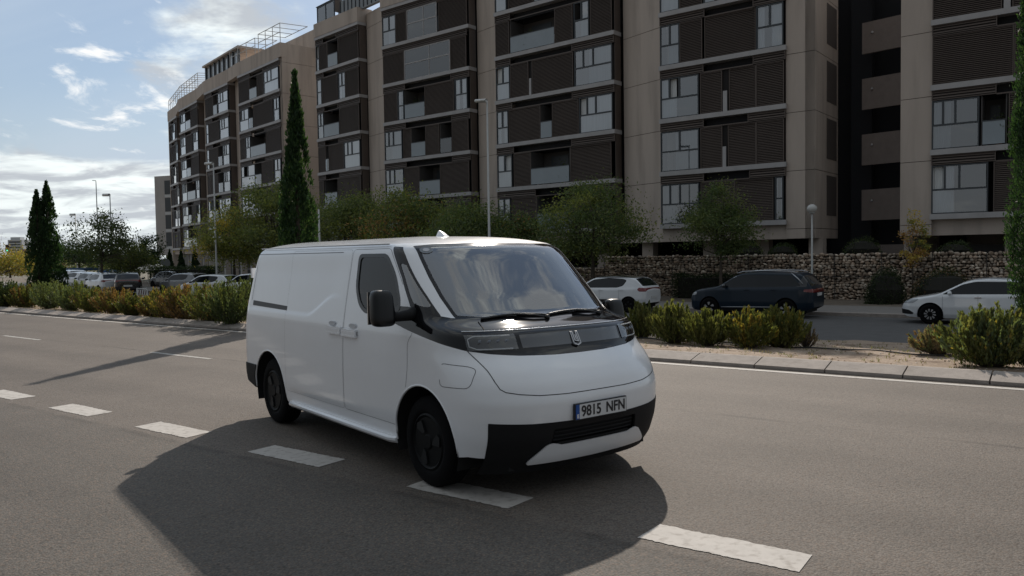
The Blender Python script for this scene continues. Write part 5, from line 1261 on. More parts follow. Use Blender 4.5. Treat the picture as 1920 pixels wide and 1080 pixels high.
def bush(name, loc, h, r, keys, wts, label, group=None, n=3200, leaf=.055, stems=46, cat='shrub', spiky=1., bare=.25, aspect=3.0):
    """many stems rising and fanning out from one base, leaves along their upper length"""
    h *= (1.12 if group and 'left' in group else .84); r *= (1.0 if group and 'left' in group else .97); root = empty(name, loc, random.uniform(0, 6), label, cat, group)
    tb = MB(); tips = []; curves = []
    for i in range(stems):
        a = rng.uniform(0, 6.283); q = rng.random()**.6; rr = r*q; hh = h*(1-.42*q**2)*rng.uniform(.78, 1.06)
        b0 = np.array([math.cos(a), math.sin(a), 0])*r*.12*rng.random(); e = np.array([math.cos(a)*rr, math.sin(a)*rr, hh]); mdp = b0*.4+e*.5+np.array([math.cos(a)*rr*.12, math.sin(a)*rr*.12, -hh*.04])+rng.normal(size=3)*.03
        tb.tube([b0, mdp, e], [.011, .007, .003], 4, cap=False); curves.append((b0, mdp, e))
    tb.build('stems', M_bark, root)
    si = rng.integers(stems, size=n); t = bare+(1-bare)*rng.random(n)**.75; A, Bm, E_ = [np.array([c_[j] for c_ in curves])[si] for j in range(3)]; tt = t[:, None]
    P = (1-tt)**2*A+2*tt*(1-tt)*(2*Bm-.5*(A+E_))+tt*tt*E_; P += rng.normal(size=(n, 3))*np.array([.055, .055, .045])*r*1.3*(1.25-t)[:, None]
    dirs = (E_-A); dirs /= np.linalg.norm(dirs, axis=1)[:, None]; dirs[:, 2] += .5*spiky
    P[:, 2] = np.maximum(P[:, 2], .03)
    pk = rng.choice(len(keys), size=stems, p=np.array(wts)/sum(wts)); mi = np.where(rng.random(n) < .7, pk[si], rng.choice(len(keys), size=n, p=np.array(wts)/sum(wts)))
    leaf_mesh('foliage', P, leaf, keys, mi, root, dirs=dirs, aspect=aspect); return root

# ---- cypresses
cypress((-5.86, 21.9, -.45), 7.25, .53, 'tall slim dark cypress rising behind the rear half of the van', n=15000, leaf=.12,
        prof=[(0, .6), (.08, .95), (.3, 1.), (.45, .96), (.60, .80), (.70, .58), (.80, .38), (.92, .22), (1, .04)])
for px, D, h, r, lab in ((75, 45, 6.0, .74, 'left and shorter of the twin dark cypresses at the left of the photo'), (94, 45.4, 6.5, .86, 'right and taller of the twin dark cypresses at the left of the photo')):
    cypress((K(px)*D, D, -.65), h+.4, r, lab, n=12000, leaf=.15, keys=('cyp', 'cyp2'), wts=(.93, .07), prof=[(0, .8), (.1, 1.), (.3, .97), (.55, .8), (.75, .55), (.88, .30), (1, .04)])
cypress((K(1932)*13.3, 13.3, -.35), 7.6, .34, 'tall cypress cut off by the right edge of the photo', n=26000, leaf=.06, wts=(.85, .15), prof=[(0, .2), (.10, .4), (.16, .8), (.3, 1.), (.6, .85), (1, .1)])
for px, lab in ((320, 'leftmost of three small dark cone cypresses before the curved block'), (341, 'middle of three small dark cone cypresses before the curved block'), (367, 'rightmost of three small dark cone cypresses before the curved block')):
    D = 84.; cypress((K(px)*D, D, -.5), 3.3 if px < 350 else 3.7, .62, lab, n=2600, leaf=.2, wts=(.98, .02), prof=[(0, 1.), (.3, .85), (.7, .4), (1, .03)])

LEAF_F[0] = 2.7  # street trees stand in shade: extra light is put into their leaf colours
# ---- street trees in front of the building
def kt(px, D, z=-.5): return (K(px)*D, D, z)
tree('street_tree', kt(1112, 39.5), 5.7, 2.5, 2.0, ('dark', 'mid', 'olive'), (.5, .38, .12), 'green round-crowned street tree with forked trunk above the white hatchback', n=13000, leaf=.13, clumps=60, flat=.8, tr=.12)
tree('street_tree', kt(1352, 37), 5.2, 1.55, 1.6, ('dark', 'mid'), (.6, .4), 'small dark green tree behind the dark blue car', n=8500, leaf=.12, clumps=36, tr=.08)
tree('street_tree', kt(1712, 33.5), 3.9, .62, 1.5, ('yellow', 'brown', 'olive'), (.62, .2, .18), 'thin yellow autumn sapling above the gabion wall', n=1300, leaf=.10, clumps=22, tr=.035)
tree('street_tree', kt(880, 43), 5.0, 2.6, 1.5, ('dark', 'mid', 'olive'), (.62, .30, .08), 'dense dark green tree behind the lamp post and van roof', n=14000, leaf=.15, clumps=60, tr=.13)
tree('street_tree', kt(985, 43.5), 4.3, 1.9, 1.3, ('dark', 'mid', 'brown'), (.66, .28, .06), 'low dark tree between the round-crowned tree and the lamp post', n=8000, leaf=.15, clumps=40, tr=.1)
tree('street_tree', kt(770, 48), 5.9, 2.9, 1.8, ('olive', 'brown', 'mid', 'dark'), (.36, .14, .3, .2), 'olive and rust coloured tree above the middle of the van roof', n=14000, leaf=.16, clumps=60, tr=.13)
tree('street_tree', kt(655, 51), 6.2, 2.6, 1.8, ('mid', 'olive', 'dark'), (.5, .25, .25), 'mid green tree just right of the tall cypress', n=12000, leaf=.16, clumps=52, tr=.13)
tree('street_tree', kt(512, 55), 7.3, 3.0, 2.1, ('mid', 'olive', 'dark'), (.42, .33, .25), 'tall olive green tree just left of the tall cypress', n=12500, leaf=.17, clumps=52, tr=.14)
tree('street_tree', kt(440, 57), 5.9, 2.5, 1.9, ('olive', 'yellow', 'mid'), (.5, .14, .36), 'yellowish olive tree above the van rear and white parked hatchback', n=9500, leaf=.17, clumps=44, tr=.12)
LEAF_F[0] = 1.6
# ---- trees at the left, against the sky
tree('street_tree', kt(192, 60, -.65), 5.9, 2.3, 2.1, ('dark', 'mid'), (.7, .3), 'airy dark tree with bare gaps right of the twin cypresses', n=5200, leaf=.19, clumps=38, tr=.12)
tree('street_tree', kt(245, 66, -.65), 3.9, 2.3, 1.4, ('olive', 'mid', 'dark'), (.4, .3, .3), 'low olive tree between the slim lamp posts and the pale building', n=5200, leaf=.19, clumps=38, tr=.1)
tree('pine_tree', kt(283, 84, -.65), 4.9, 1.7, 1.0, ('cyp', 'dark'), (.7, .3), 'small dark conifer with jagged top beside the pale building', n=4200, leaf=.22, clumps=30, tr=.1)
tree('street_tree', kt(150, 92, -.65), 4.3, 3.4, 1.9, ('cyp', 'dark'), (.6, .4), 'low broad dark tree behind the first parked cars', n=5200, leaf=.24, clumps=40, tr=.14)
tree('street_tree', kt(20, 120, -.65), 3.6, 5.6, .6, ('yellow', 'olive'), (.62, .38), 'broad yellow tree at the left edge of the photo', n=6500, leaf=.30, clumps=50, tr=.15)
tree('street_tree', kt(55, 150, -.65), 3.6, 5.2, .5, ('olive', 'brown', 'yellow'), (.5, .25, .25), 'rusty olive tree behind the yellow tree at the left', n=5200, leaf=.34, clumps=46, tr=.15)
for i, (px, D, h, r, ks) in enumerate(((-40, 140, 4.6, 6, 'olive'), (225, 150, 3.4, 6, 'olive'), (262, 130, 3.0, 5, 'mid'), (185, 170, 3.6, 7, 'mid'), (120, 190, 4.0, 7, 'olive'))):
    tree('street_tree', kt(px, D, -.7), h, r, .5, (ks, 'dark'), (.6, .4), ['olive tree beyond the left edge of the yellow one', 'far low olive tree behind the airy dark tree', 'far green shrubby tree left of the small conifer', 'far green tree low behind the parked cars and blue container', 'far olive tree behind the blue awning'][i], n=3200, leaf=.36, clumps=34, tr=.15)
# hedges at the wall foot and rounded shrubs on the terrace
def hedge(name, loc, lx, ly, h, ang, keys, wts, label, n=4200, leaf=.09, cat='hedge', round_=False):
    root = empty(name, loc, ang, label, cat); q = rng.uniform(-1, 1, (n, 3))
    if round_:
        q = rng.normal(size=(n, 3)); q /= np.linalg.norm(q, axis=1)[:, None]; q *= rng.uniform(.75, 1.03, n)[:, None]; q[:, 2] = np.abs(q[:, 2])*2-1
    else:
        f = rng.integers(3, size=n); sg = np.sign(q[np.arange(n), f]); q[np.arange(n), f] = sg*rng.uniform(.82, 1.03, n)
    P = q*np.array([lx/2, ly/2, h/2])+np.array([0, 0, h/2]); P += rng.normal(size=P.shape)*.05+np.sin(P*3.1)[:, [1, 2, 0]]*.06; P[:, 2] = np.maximum(P[:, 2], .02)
    leaf_mesh('foliage', P, leaf, keys, rng.choice(len(keys), size=n, p=np.array(wts)), root)
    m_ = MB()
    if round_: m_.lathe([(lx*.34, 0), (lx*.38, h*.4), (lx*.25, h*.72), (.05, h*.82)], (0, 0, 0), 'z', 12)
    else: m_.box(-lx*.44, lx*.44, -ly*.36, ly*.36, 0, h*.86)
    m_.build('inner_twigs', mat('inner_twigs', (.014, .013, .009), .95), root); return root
hedge('hedge', SO(-14.9, 36.5, -.5), 3.4, 1.0, 1.15, ROAD_ANG, ('hedge', 'dark'), (.85, .15), 'dark clipped hedge at the foot of the gabion wall between white and blue cars', n=7000, leaf=.08)
hedge('hedge', SO(-62, 36, -.55), 9, 1.3, 1.7, ROAD_ANG, ('hedge', 'dark'), (.7, .3), 'long dark hedge behind the striped barrier on the left', n=9000, leaf=.13)
hedge('shrub', SO(-6.9, 35.6, -.5), 1.7, 1.5, 1.5, 0, ('hedge', 'dark'), (.7, .3), 'dark rounded shrub in front of the gabion wall before the silver-white car', n=5200, leaf=.07, cat='shrub', round_=True)
hedge('shrub', SO(-4.9, 36.2, -.5), 2.6, 1.3, 1.5, 0, ('dark', 'brown', 'hedge'), (.4, .2, .4), 'brownish shrub against the gabion wall right behind the silver-white car bonnet', n=5000, leaf=.07, cat='shrub', round_=True)
for i, (px, w, h) in enumerate(((1405, 1.5, .62), (1468, 1.5, .58), (1617, 1.9, .78), (1790, 1.6, .5))):
    P = KO(K(px), 39.3, 1.42); hedge('shrub', P, w, w*.8, h+.12, 0, ('dark', 'hedge', 'mid'), (.5, .35, .15), ['rounded green shrub on the gabion wall, leftmost of four', 'rounded green shrub on the gabion wall left of the globe lamp', 'largest rounded shrub on the gabion wall, before the dark recess', 'low dark shrub on the gabion wall right of the yellow sapling'][i], n=2600, leaf=.07, cat='shrub', round_=True)

# ---- median bushes, right of the van
def mb_at(px, py, o_=None):
    d = FW+(px-960)/FOC*RT-(py-540)/FOC*UPV; z = -.05
    for _ in range(6):
        t = (z-CAMH)/d[2]; P = np.array([0, 0, CAMH])+t*d; s_ = P[:2]@TV; z = float(med_z(s_, P[:2]@NV-warp(s_)))
    return (P[0], P[1], z-.02)
GR = 'shrubs planted along the median'
bush('shrub', mb_at(1205, 634), .98, .50, ('mid', 'lime', 'olive'), (.4, .3, .3), 'green spiky median shrub touching the van headlamp in view', GR, n=7500, leaf=.075, stems=70)
bush('shrub', mb_at(1262, 644), 1.03, .62, ('lime', 'olive', 'mid'), (.34, .36, .3), 'yellow-green spiky median shrub with bare base, second to the right of the van', GR, n=9500, leaf=.075, stems=90)
bush('shrub', mb_at(1326, 648), .92, .56, ('mid', 'olive', 'lime'), (.35, .35, .3), 'fresh green median shrub below the dark blue car front wheel', GR, n=9000, leaf=.07, stems=85)
bush('shrub', mb_at(1404, 652), .92, .56, ('yellow', 'olive', 'mid'), (.26, .44, .3), 'orange-tinged median shrub below the dark blue car doors', GR, n=8500, leaf=.07, stems=85)
bush('shrub', mb_at(1466, 652), 1.02, .60, ('yellow', 'lime', 'olive', 'mid'), (.2, .25, .3, .25), 'yellow-topped green median shrub below the dark blue car tail', GR, n=9500, leaf=.07, stems=85)
bush('dry_shrub', mb_at(1512, 652), .62, .24, ('dry', 'brown'), (.8, .2), 'small dry leafless-looking shrub beside the yellow-topped one', GR, n=700, leaf=.045, stems=44, bare=.35)
bush('dry_shrub', mb_at(1757, 664), .62, .55, ('brown', 'dry', 'grey'), (.3, .45, .25), 'brown half-dry shrub left of the big flowering bush', GR, n=3800, leaf=.055, stems=75, bare=.3)
bush('shrub', mb_at(1858, 688), 1.10, .78, ('grey', 'mid', 'lime', 'yellow'), (.30, .38, .22, .10), 'big leafy bush with pale flower tips in the right corner of the median', GR, n=17000, leaf=.062, stems=130, aspect=2.4)
bush('shrub', mb_at(1960, 690), 1.0, .7, ('mid', 'grey', 'lime'), (.4, .3, .3), 'leafy bush at the very right edge beside the cypress', GR, n=9000, leaf=.062, stems=90, aspect=2.4)
# ---- median bushes, left of the van: a nearly closed row
GL = 'low shrubs in the row along the median left of the van'
lb = [(8, 576, .95, .85, 'dark', 'darkest shrub at the left edge of the row'), (48, 577, .85, .8, 'olive', 'olive shrub, second in the row from the left edge'), (92, 579, .98, .9, 'grey', 'grey-green shrub right below the twin cypresses'),
      (135, 582, .98, .9, 'grey', 'tall grey-green shrub just right of the twin cypress trunks'), (178, 585, .80, .8, 'olive', 'olive shrub in front of the parked white cars'), (215, 588, .82, .75, 'brown', 'rusty shrub in front of the dark-backed car'),
      (252, 591, .62, .6, 'olive', 'low olive shrub below the striped barrier'), (285, 594, .58, .55, 'brown', 'smallest rusty shrub in the middle of the row'), (318, 597, .90, .8, 'yellow', 'yellow-tipped shrub in front of the grey parked car'),
      (352, 600, .95, .85, 'brown', 'wide rust-brown shrub in front of the white hatchback'), (396, 603, 1.0, .85, 'olive', 'olive shrub with light tips below the white hatchback rear'), (436, 608, 1.12, .80, 'mid', 'big green shrub closest to the van rear'),
      (470, 598, 1.15, .8, 'mid', 'green shrub partly hidden behind the van rear corner'), (-60, 575, 1.0, 1.0, 'dark', 'dark shrub beyond the left edge')]
for px, py, h, r, kk, lab in lb:
    ks = {'dark': ('dark', 'hedge', 'mid'), 'olive': ('olive', 'mid', 'brown'), 'grey': ('grey', 'mid', 'olive'), 'brown': ('brown', 'olive', 'dry'), 'yellow': ('olive', 'yellow', 'brown'), 'mid': ('mid', 'dark', 'grey')}[kk]
    bush('shrub', mb_at(px, py), h, r, ks, (.5, .3, .2), lab, GL, n=7000, leaf=.075, stems=80, bare=.12)
for px, py, blab in ((25, 556, 'behind the darkest one'), (110, 558, 'under the twin cypress trunks'), (200, 563, 'before the second parked car'), (300, 570, 'just right of the striped barrier'), (385, 575, 'behind the white hatchback ones')):
    bush('shrub', mb_at(px, py), .75, .8, ('olive', 'brown', 'mid'), (.4, .3, .3), 'low brownish shrub in the back of the median, '+blab, GL, n=3500, leaf=.08, stems=60, bare=.1)
# grass tufts and low weeds on the median soil
n = 1500; s = rng.uniform(-34, 6, n); o = 12.3+rng.random(n)**1.2*8.5; P = np.repeat(np.array([SO(a, b2, med_z(a, b2)) for a, b2 in zip(s, o)]), 7, 0)
P[:, :2] += rng.normal(size=(len(P), 2))*.03; dirs = rng.normal(size=(len(P), 3))*.35; dirs[:, 2] = 1; P[:, 2] += .02
wd = leaf_mesh('weeds', P, .07, ('dry', 'olive'), rng.integers(2, size=len(P)), None, dirs=dirs, aspect=9); tag(wd, 'sparse dry weeds on the median soil', 'weeds', kind='stuff')


# ================================================================ PARKED CARS
M_tint = mat('car_glass_dark', (.008, .010, .012), .05, spec=.45)
M_carwhite = mat('car_white', (.66, .68, .70), .3, coat=1.)
M_carblue = mat('car_petrol_blue', (.005, .014, .026), .3, coat=.15, spec=.3)
M_carblack = mat('car_black', (.012, .012, .014), .25, coat=1.)
M_cargrey = mat('car_grey', (.16, .165, .17), .3, coat=1., metal=.3)
M_alloy = mat('alloy_silver', (.42, .43, .45), .3, metal=.8)
M_lampc = mat('car_lamp_clear', (.30, .32, .34), .12, coat=1.)
def car(loc, yaw, spec, label, group='cars parked along the service road', detail=1):
    """loft: stations along X (front = +X), section from sill over shoulder to roof"""
    Lc, W, H = spec['L'], spec['W'], spec['H']; top = np.array(spec['top']); belt = np.array(spec['belt']); r = spec.get('r', .32)
    xf, xr = spec['axles']; root = empty('parked_car', loc, yaw, label, 'car', group)
    X = np.linspace(-Lc/2, Lc/2, 96); S = []
    hw = spec.get('plan'); hw = np.array(hw) if hw else np.array([(-Lc/2, .70), (-Lc/2+.12, .86), (-Lc/2+.5, .96), (-.4, 1.), (.6, 1.), (Lc/2-.7, .95), (Lc/2-.25, .84), (Lc/2-.06, .66), (Lc/2, .52)])
    def topz(x): return np.mean([np.interp(x+d, top[:, 0], top[:, 1]) for d in (-.06, -.03, 0, .03, .06)])
    ns = 30; nc = 12
    for x in X:
        w = W/2*np.interp(x, hw[:, 0], hw[:, 1]); zt = topz(x); zb = np.interp(x, [-Lc/2, -Lc/2+.25, -Lc/2+.6, Lc/2-.5, Lc/2-.2, Lc/2], [.40, .27, .22, .20, .22, .32]); bz = np.interp(x, belt[:, 0], belt[:, 1])
        def ww(z): return w*np.interp(z, [zb, zb+.12, .55, bz-.05, bz+.02, H], [.90, .97, 1., .975, .93, .93-spec.get('tum', .20)])
        rc = min(.10, (zt-zb)*.3); zs = np.linspace(zb, zt-rc, ns); row = [(x, ww(z), z) for z in zs]; w1 = ww(zt-rc)
        for i in range(1, 6): a = i/5*math.pi/2; row.append((x, w1-rc*1.1*(1-math.cos(a)), zt-rc+rc*math.sin(a)*.86))
        w2 = w1-rc*1.1
        for i in range(1, nc+1): t = 1-i/nc; row.append((x, w2*t, zt-rc*.14+.03*(1-t*t)*1))
        S.append(row)
    S = np.array(S); 
    for e in (0, -1):          # close the ends with a pinched ring
        cap_ = S[e].copy(); cap_[:, 1] *= 0; cap_[:, 0] += -.01 if e == 0 else .01; S = np.concatenate([cap_[None], S]) if e == 0 else np.concatenate([S, cap_[None]])
    sh = grid_sheet(S)
    if (sh.N[:, 1]*(sh.V[:, 1] > .3)).sum() < 0: sh = Sheet(sh.V, -sh.N, sh.T[:, ::-1])
    WI = rpoly(spec['win'], .06); bd, gl, ex = [], [], []
    for q in (sh, mirror_sheet(sh)):
        for cx in (xf, xr): _, q = clip(q, (lambda c: lambda V: np.maximum(np.hypot(V[:, 0]-c, V[:, 2]-r)-(r+.055), .45-np.abs(V[:, 1])))(cx))
        a, q = clip(q, lambda V: np.maximum(sdf_poly(WI, V[:, 0], V[:, 2]), .35-np.abs(V[:, 1])))
        # windscreen and rear glass are the sloping stretches of the top skin
        def scr(V):
            X_, Y_, Z_ = V.T; f1 = np.maximum(np.maximum(X_-spec['ws'][0], spec['ws'][1]-X_), spec['wsz']-Z_); f2 = np.maximum(np.maximum(X_-spec['rs'][1], spec['rs'][0]-X_), spec['rsz']-Z_)
            return np.maximum(np.minimum(f1, f2), np.abs(Y_)-(W/2*.80-.24*np.clip(Z_-1., 0, 1)))
        b2, q = clip(q, scr); gl.append((a, b2))
        for nm, P, mm in spec.get('paint', []):
            c2, q = clip(q, lambda V: sdf_poly(np.array(P), V[:, 0], V[:, 2])); ex.append((nm, c2, mm))
        bd.append(q)
    sheet_obj(join(bd[0], bd[1]), 'body', spec['mat'], root, thick=.012)
    for a, b2 in gl: sheet_obj(a, 'side_window', M_tint, root, offset=-.004)
    b2 = join(gl[0][1], gl[1][1]); f1, r1 = clip(b2, lambda V: -V[:, 0]); sheet_obj(f1, 'windscreen', M_tint, root, offset=-.004); sheet_obj(r1, 'rear_window', M_tint, root, offset=-.004)
    names = {}
    for nm, c2, mm in ex: names.setdefault((nm, mm.name), []).append((c2, mm))
    for (nm, _), l in names.items():
        for c2, mm in (l if nm in ('headlamp', 'tail_lamp') else [(join(l[0][0], l[1][0]), l[0][1])]): sheet_obj(c2, nm, mm, root, offset=.004)
    for x in (xf, xr):
        for sg in (-1, 1): wheel(root, x, sg*(W/2-.025), r=r, w=.20, side=sg, rimr=r*.68, spokes=spec.get('spokes', 5), rm=MATS['tyre_rubber'], am=M_alloy if spec.get('alloy', 1) else M_rim2)
    m_ = MB(); m_.box(-Lc/2+.25, Lc/2-.3, -W/2*.72, W/2*.72, .20, .42)
    for cx in (xf, xr):
        for sg in (-1, 1):
            T_ = np.linspace(-.3, math.pi+.3, 14); A = [(cx+(r+.06)*math.cos(t), sg*W/2*.93, r+(r+.06)*math.sin(t)) for t in T_]; Bq = [(a, sg*W/2*.55, c) for a, _, c in A]; n = 14
            m_.add(A+Bq, [(i, i+1, n+i+1, n+i) for i in range(n-1)]); m_.add([(cx, sg*W/2*.56, r)]+Bq, [(0, i+1, i+2) for i in range(n-1)])
    m_.build('underbody', M_under, root)
    for sg in (-1, 1):
        m_ = MB(); mx, mz = spec['mirror']; m_.lathe([(.01, -.10), (.07, -.085), (.085, 0), (.07, .085), (.01, .10)], (0, 0, 0), 'y', 10); o = m_.build('door_mirror', spec.get('mmat', spec['mat']), root, smooth=True); o.location = (mx, sg*(W/2+.06), mz); o.scale = (.8, 1, .85)
        for hx, hz in spec.get('handles', []):
            m_ = MB(); yy = sg*(W/2*.985); m_.box(hx-.09, hx+.09, min(yy, yy+sg*.02), max(yy, yy+sg*.02), hz-.012, hz+.014); m_.build('door_handle', spec.get('hmat', spec['mat']), root)
        for dx in spec.get('doors', []):
            m_ = MB(); 
            for xx in dx: 
                zz = np.linspace(.32, np.interp(xx, belt[:, 0], belt[:, 1])-.02, 6); yv = [sg*(W/2*float(np.interp(z, [.2, .32, .55, .9, 1.0], [.90, .97, 1., .975, .95]))+.003) for z in zz]
                V = [(xx-.003, y, z) for y, z in zip(yv, zz)]+[(xx+.003, y, z) for y, z in zip(yv, zz)]; m_.add(V, [(i, i+1, 7+i, 6+i) for i in range(5)])
            m_.build('door_seam', M_seam, root)
    for x, s_ in ((-Lc/2-.015, 'rear_plate'), (Lc/2+.015, 'front_plate')):
        m_ = MB(); z = spec.get('pz', (.75, .42))[0 if x < 0 else 1]; m_.box(x-.012, x+.012, -.26, .26, z-.055, z+.055); m_.build('licence_plate', mat('plate_plain', (.55, .56, .56), .4), root)
    return root
HATCH = dict(L=4.0, W=1.75, H=1.47, axles=(1.26, -1.28), r=.31, mat=M_carwhite, mmat=M_carblack, tum=.18,
    top=[(-2.0, .86), (-1.95, 1.02), (-1.86, 1.10), (-1.52, 1.38), (-1.3, 1.44), (-.5, 1.48), (.25, 1.44), (.5, 1.36), (1.12, 1.02), (1.25, .97), (1.75, .86), (1.93, .72), (2.0, .6)],
    belt=[(-2, 1.02), (-1, .98), (1.2, .94), (2, .9)], win=[(1.02, .985), (.38, 1.33), (-.3, 1.40), (-1.0, 1.36), (-1.15, 1.30), (-1.0, 1.08), (-.75, 1.01)], ws=(1.15, .42), wsz=1.02, rs=(-1.93, -1.50), rsz=1.08,
    mirror=(.78, 1.02), handles=[(.0, .90), (-.95, .92)], doors=[(.95, .05, -.85)], hmat=M_carwhite, pz=(.62, .4), alloy=0,
    paint=[('roof_panel', [(-1.7, 1.395), (.42, 1.40), (.3, 1.6), (-1.7, 1.6)], M_carblack), ('tail_lamp', [(-1.98, .86), (-1.98, 1.0), (-1.70, 1.02), (-1.64, .94), (-1.72, .86)], M_red), ('side_bump', [(.5, .42), (.52, .53), (-.55, .53), (-.6, .42)], M_plast)])
SUV = dict(L=4.64, W=1.85, H=1.65, axles=(1.43, -1.41), r=.345, mat=M_carblue, mmat=M_carblack, tum=.17, spokes=5,
    top=[(-2.32, .95), (-2.27, 1.12), (-2.2, 1.22), (-1.95, 1.56), (-1.7, 1.62), (-.4, 1.66), (.2, 1.62), (.45, 1.54), (1.12, 1.13), (1.3, 1.09), (1.95, .99), (2.2, .86), (2.32, .68)],
    belt=[(-2.3, 1.12), (-1, 1.08), (1.2, 1.04), (2.3, .9)], win=[(1.04, 1.075), (.45, 1.46), (.1, 1.545), (-1.55, 1.53), (-1.92, 1.16), (-1.5, 1.125)], ws=(1.15, .46), wsz=1.12, rs=(-2.25, -1.97), rsz=1.16,
    mirror=(.82, 1.14), handles=[(.0, 1.0), (-.95, 1.01)], doors=[(.95, 0, -1.0)], hmat=M_carblue, pz=(.85, .45),
    paint=[('headlamp', [(2.35, .72), (2.35, .86), (1.95, .90), (1.98, .80)], M_lampc), ('tail_lamp', [(-2.35, .92), (-2.35, 1.06), (-2.02, 1.04), (-2.0, .96)], M_red), ('sill_cladding', [(1.1, .2), (1.1, .34), (-1.1, .34), (-1.1, .2)], M_plast), ('pillar_black', [(-1.75, 1.13), (-2.0, 1.55), (-2.12, 1.45), (-2.1, 1.13)], M_carblack)])
HATCH2 = dict(L=4.36, W=1.81, H=1.45, axles=(1.30, -1.37), r=.32, mat=M_carwhite, tum=.19, spokes=10,
    top=[(-2.18, .85), (-2.12, 1.05), (-1.95, 1.14), (-1.55, 1.36), (-1.0, 1.44), (-.3, 1.46), (.15, 1.42), (.45, 1.32), (1.05, .99), (1.2, .95), (1.85, .82), (2.08, .72), (2.18, .56)],
    belt=[(-2.2, 1.0), (-1, .96), (1.1, .92), (2.2, .8)], win=[(.98, .955), (.42, 1.27), (.05, 1.36), (-1.0, 1.36), (-1.45, 1.26), (-1.55, 1.08), (-1.2, .995)], ws=(1.10, .45), wsz=.99, rs=(-2.08, -1.60), rsz=1.10,
    mirror=(.74, 1.0), handles=[(-.02, .87), (-.98, .89)], doors=[(.95, -.02, -.98)], hmat=M_chrome, pz=(.8, .40),
    paint=[('headlamp', [(2.2, .64), (2.2, .71), (2.0, .78), (1.62, .80), (1.80, .66)], M_lampc), ('tail_lamp', [(-2.2, .86), (-2.2, .98), (-1.75, .99), (-1.8, .9)], M_red), ('bumper_intake', [(2.2, .30), (2.2, .46), (1.93, .44), (1.78, .34), (1.82, .30)], M_plast)])
YL = ROAD_ANG+math.pi          # facing left along the road
CG = 'cars parked along the service road'
c_ = car(SO(-5.35+.0, 29.0-warp(-5), -.65), YL, SUV, 'x'); 
def place(root, s_front_axle, o, spec, label):
    a = spec['axles'][0]; s = s_front_axle+a; P = SO(s, o-warp(s), -.65); root.location = tuple(P); root['label'] = label
c_['label'] = 'dark petrol blue estate car with silver roof rails parked before the gabion wall'
place(c_, -11.6, 29.25, SUV, c_['label'])
for sg in (-1, 1):
    m_ = MB(); m_.tube([(.42, sg*.66, 1.60), (.2, sg*.67, 1.665), (-.6, sg*.675, 1.70), (-1.55, sg*.67, 1.67), (-1.75, sg*.66, 1.62)], .018, 6); m_.tube([(-1.55, sg*.68, 1.62), (-1.80, sg*.76, 1.42), (-1.98, sg*.80, 1.22)], .020, 6); m_.build('roof_rail', M_alloy, c_, smooth=True)
    m_ = MB(); m_.tube([(.95, sg*.935, .36), (0, sg*.94, .38), (-.95, sg*.935, .40)], .014, 6); m_.tube([(1.0, sg*.80, 1.09), (.48, sg*.745, 1.46), (.2, sg*.71, 1.55)], .012, 6); m_.build('chrome_strip', M_alloy, c_, smooth=True)
c_ = car((0, 0, 0), YL, HATCH2, 'x'); place(c_, -4.15, 29.0, HATCH2, 'pearl white hatchback with many-spoked wheels parked at the right')
c_ = car((0, 0, 0), YL, HATCH, 'x'); place(c_, -15.05-2.54+.0, 29.3, HATCH, 'white hatchback with dark roof and red tail lamp, seen past the van windscreen')
HB = dict(HATCH); HB['paint'] = [HATCH['paint'][1]]
c4 = car((0, 0, 0), YL, HB, 'x'); P_ = (K(396)*49.5, 49.5, -.65); c4.location = P_; c4.rotation_euler = (0, 0, YL+.28); c4['label'] = 'white hatchback with curved rear glass behind the shrubs left of the van'
def cardup(src, px, D, yaw, label, scale=1., mats=None):
    c = copy_tree(src); c.location = (K(px)*D, D, -.65); c.rotation_euler = (0, 0, yaw); c['label'] = label; c.scale = (scale,)*3
    if mats:
        for ch in c.children:
            if ch.name.startswith('body'):
                me = ch.data.copy(); me.materials[0] = mats; ch.data = me
    return c
cardup(c4, 347, 56, YL+.15, 'grey car facing left behind the white hatchback', mats=M_cargrey)
cardup(c4, 474, 47, YL+.1, 'white car mostly hidden behind the van rear corner', 1.05)
hd = math.atan2(.94, -.34)
cardup(c4, 240, 57, hd+.1, 'light car with dark rear, rightmost of the parked row on the left', 1.06, M_carblack); cardup(c4, 196, 58.5, hd+.45, 'white hatchback second from the right in the parked row on the left', 1.04)
cardup(c4, 172, 65, hd+.5, 'silver car with dark rear glass in the middle of the left parked row', 1.0, M_cargrey); cardup(c4, 150, 71, hd+.55, 'white car fourth from the right in the left parked row'); cardup(c4, 130, 74, hd+.6, 'white car at the left end of the parked row by the twin cypresses', 1.1)
cardup(c4, 318, 68, YL, 'dark car in front of the cone cypresses', 1., M_carblack)

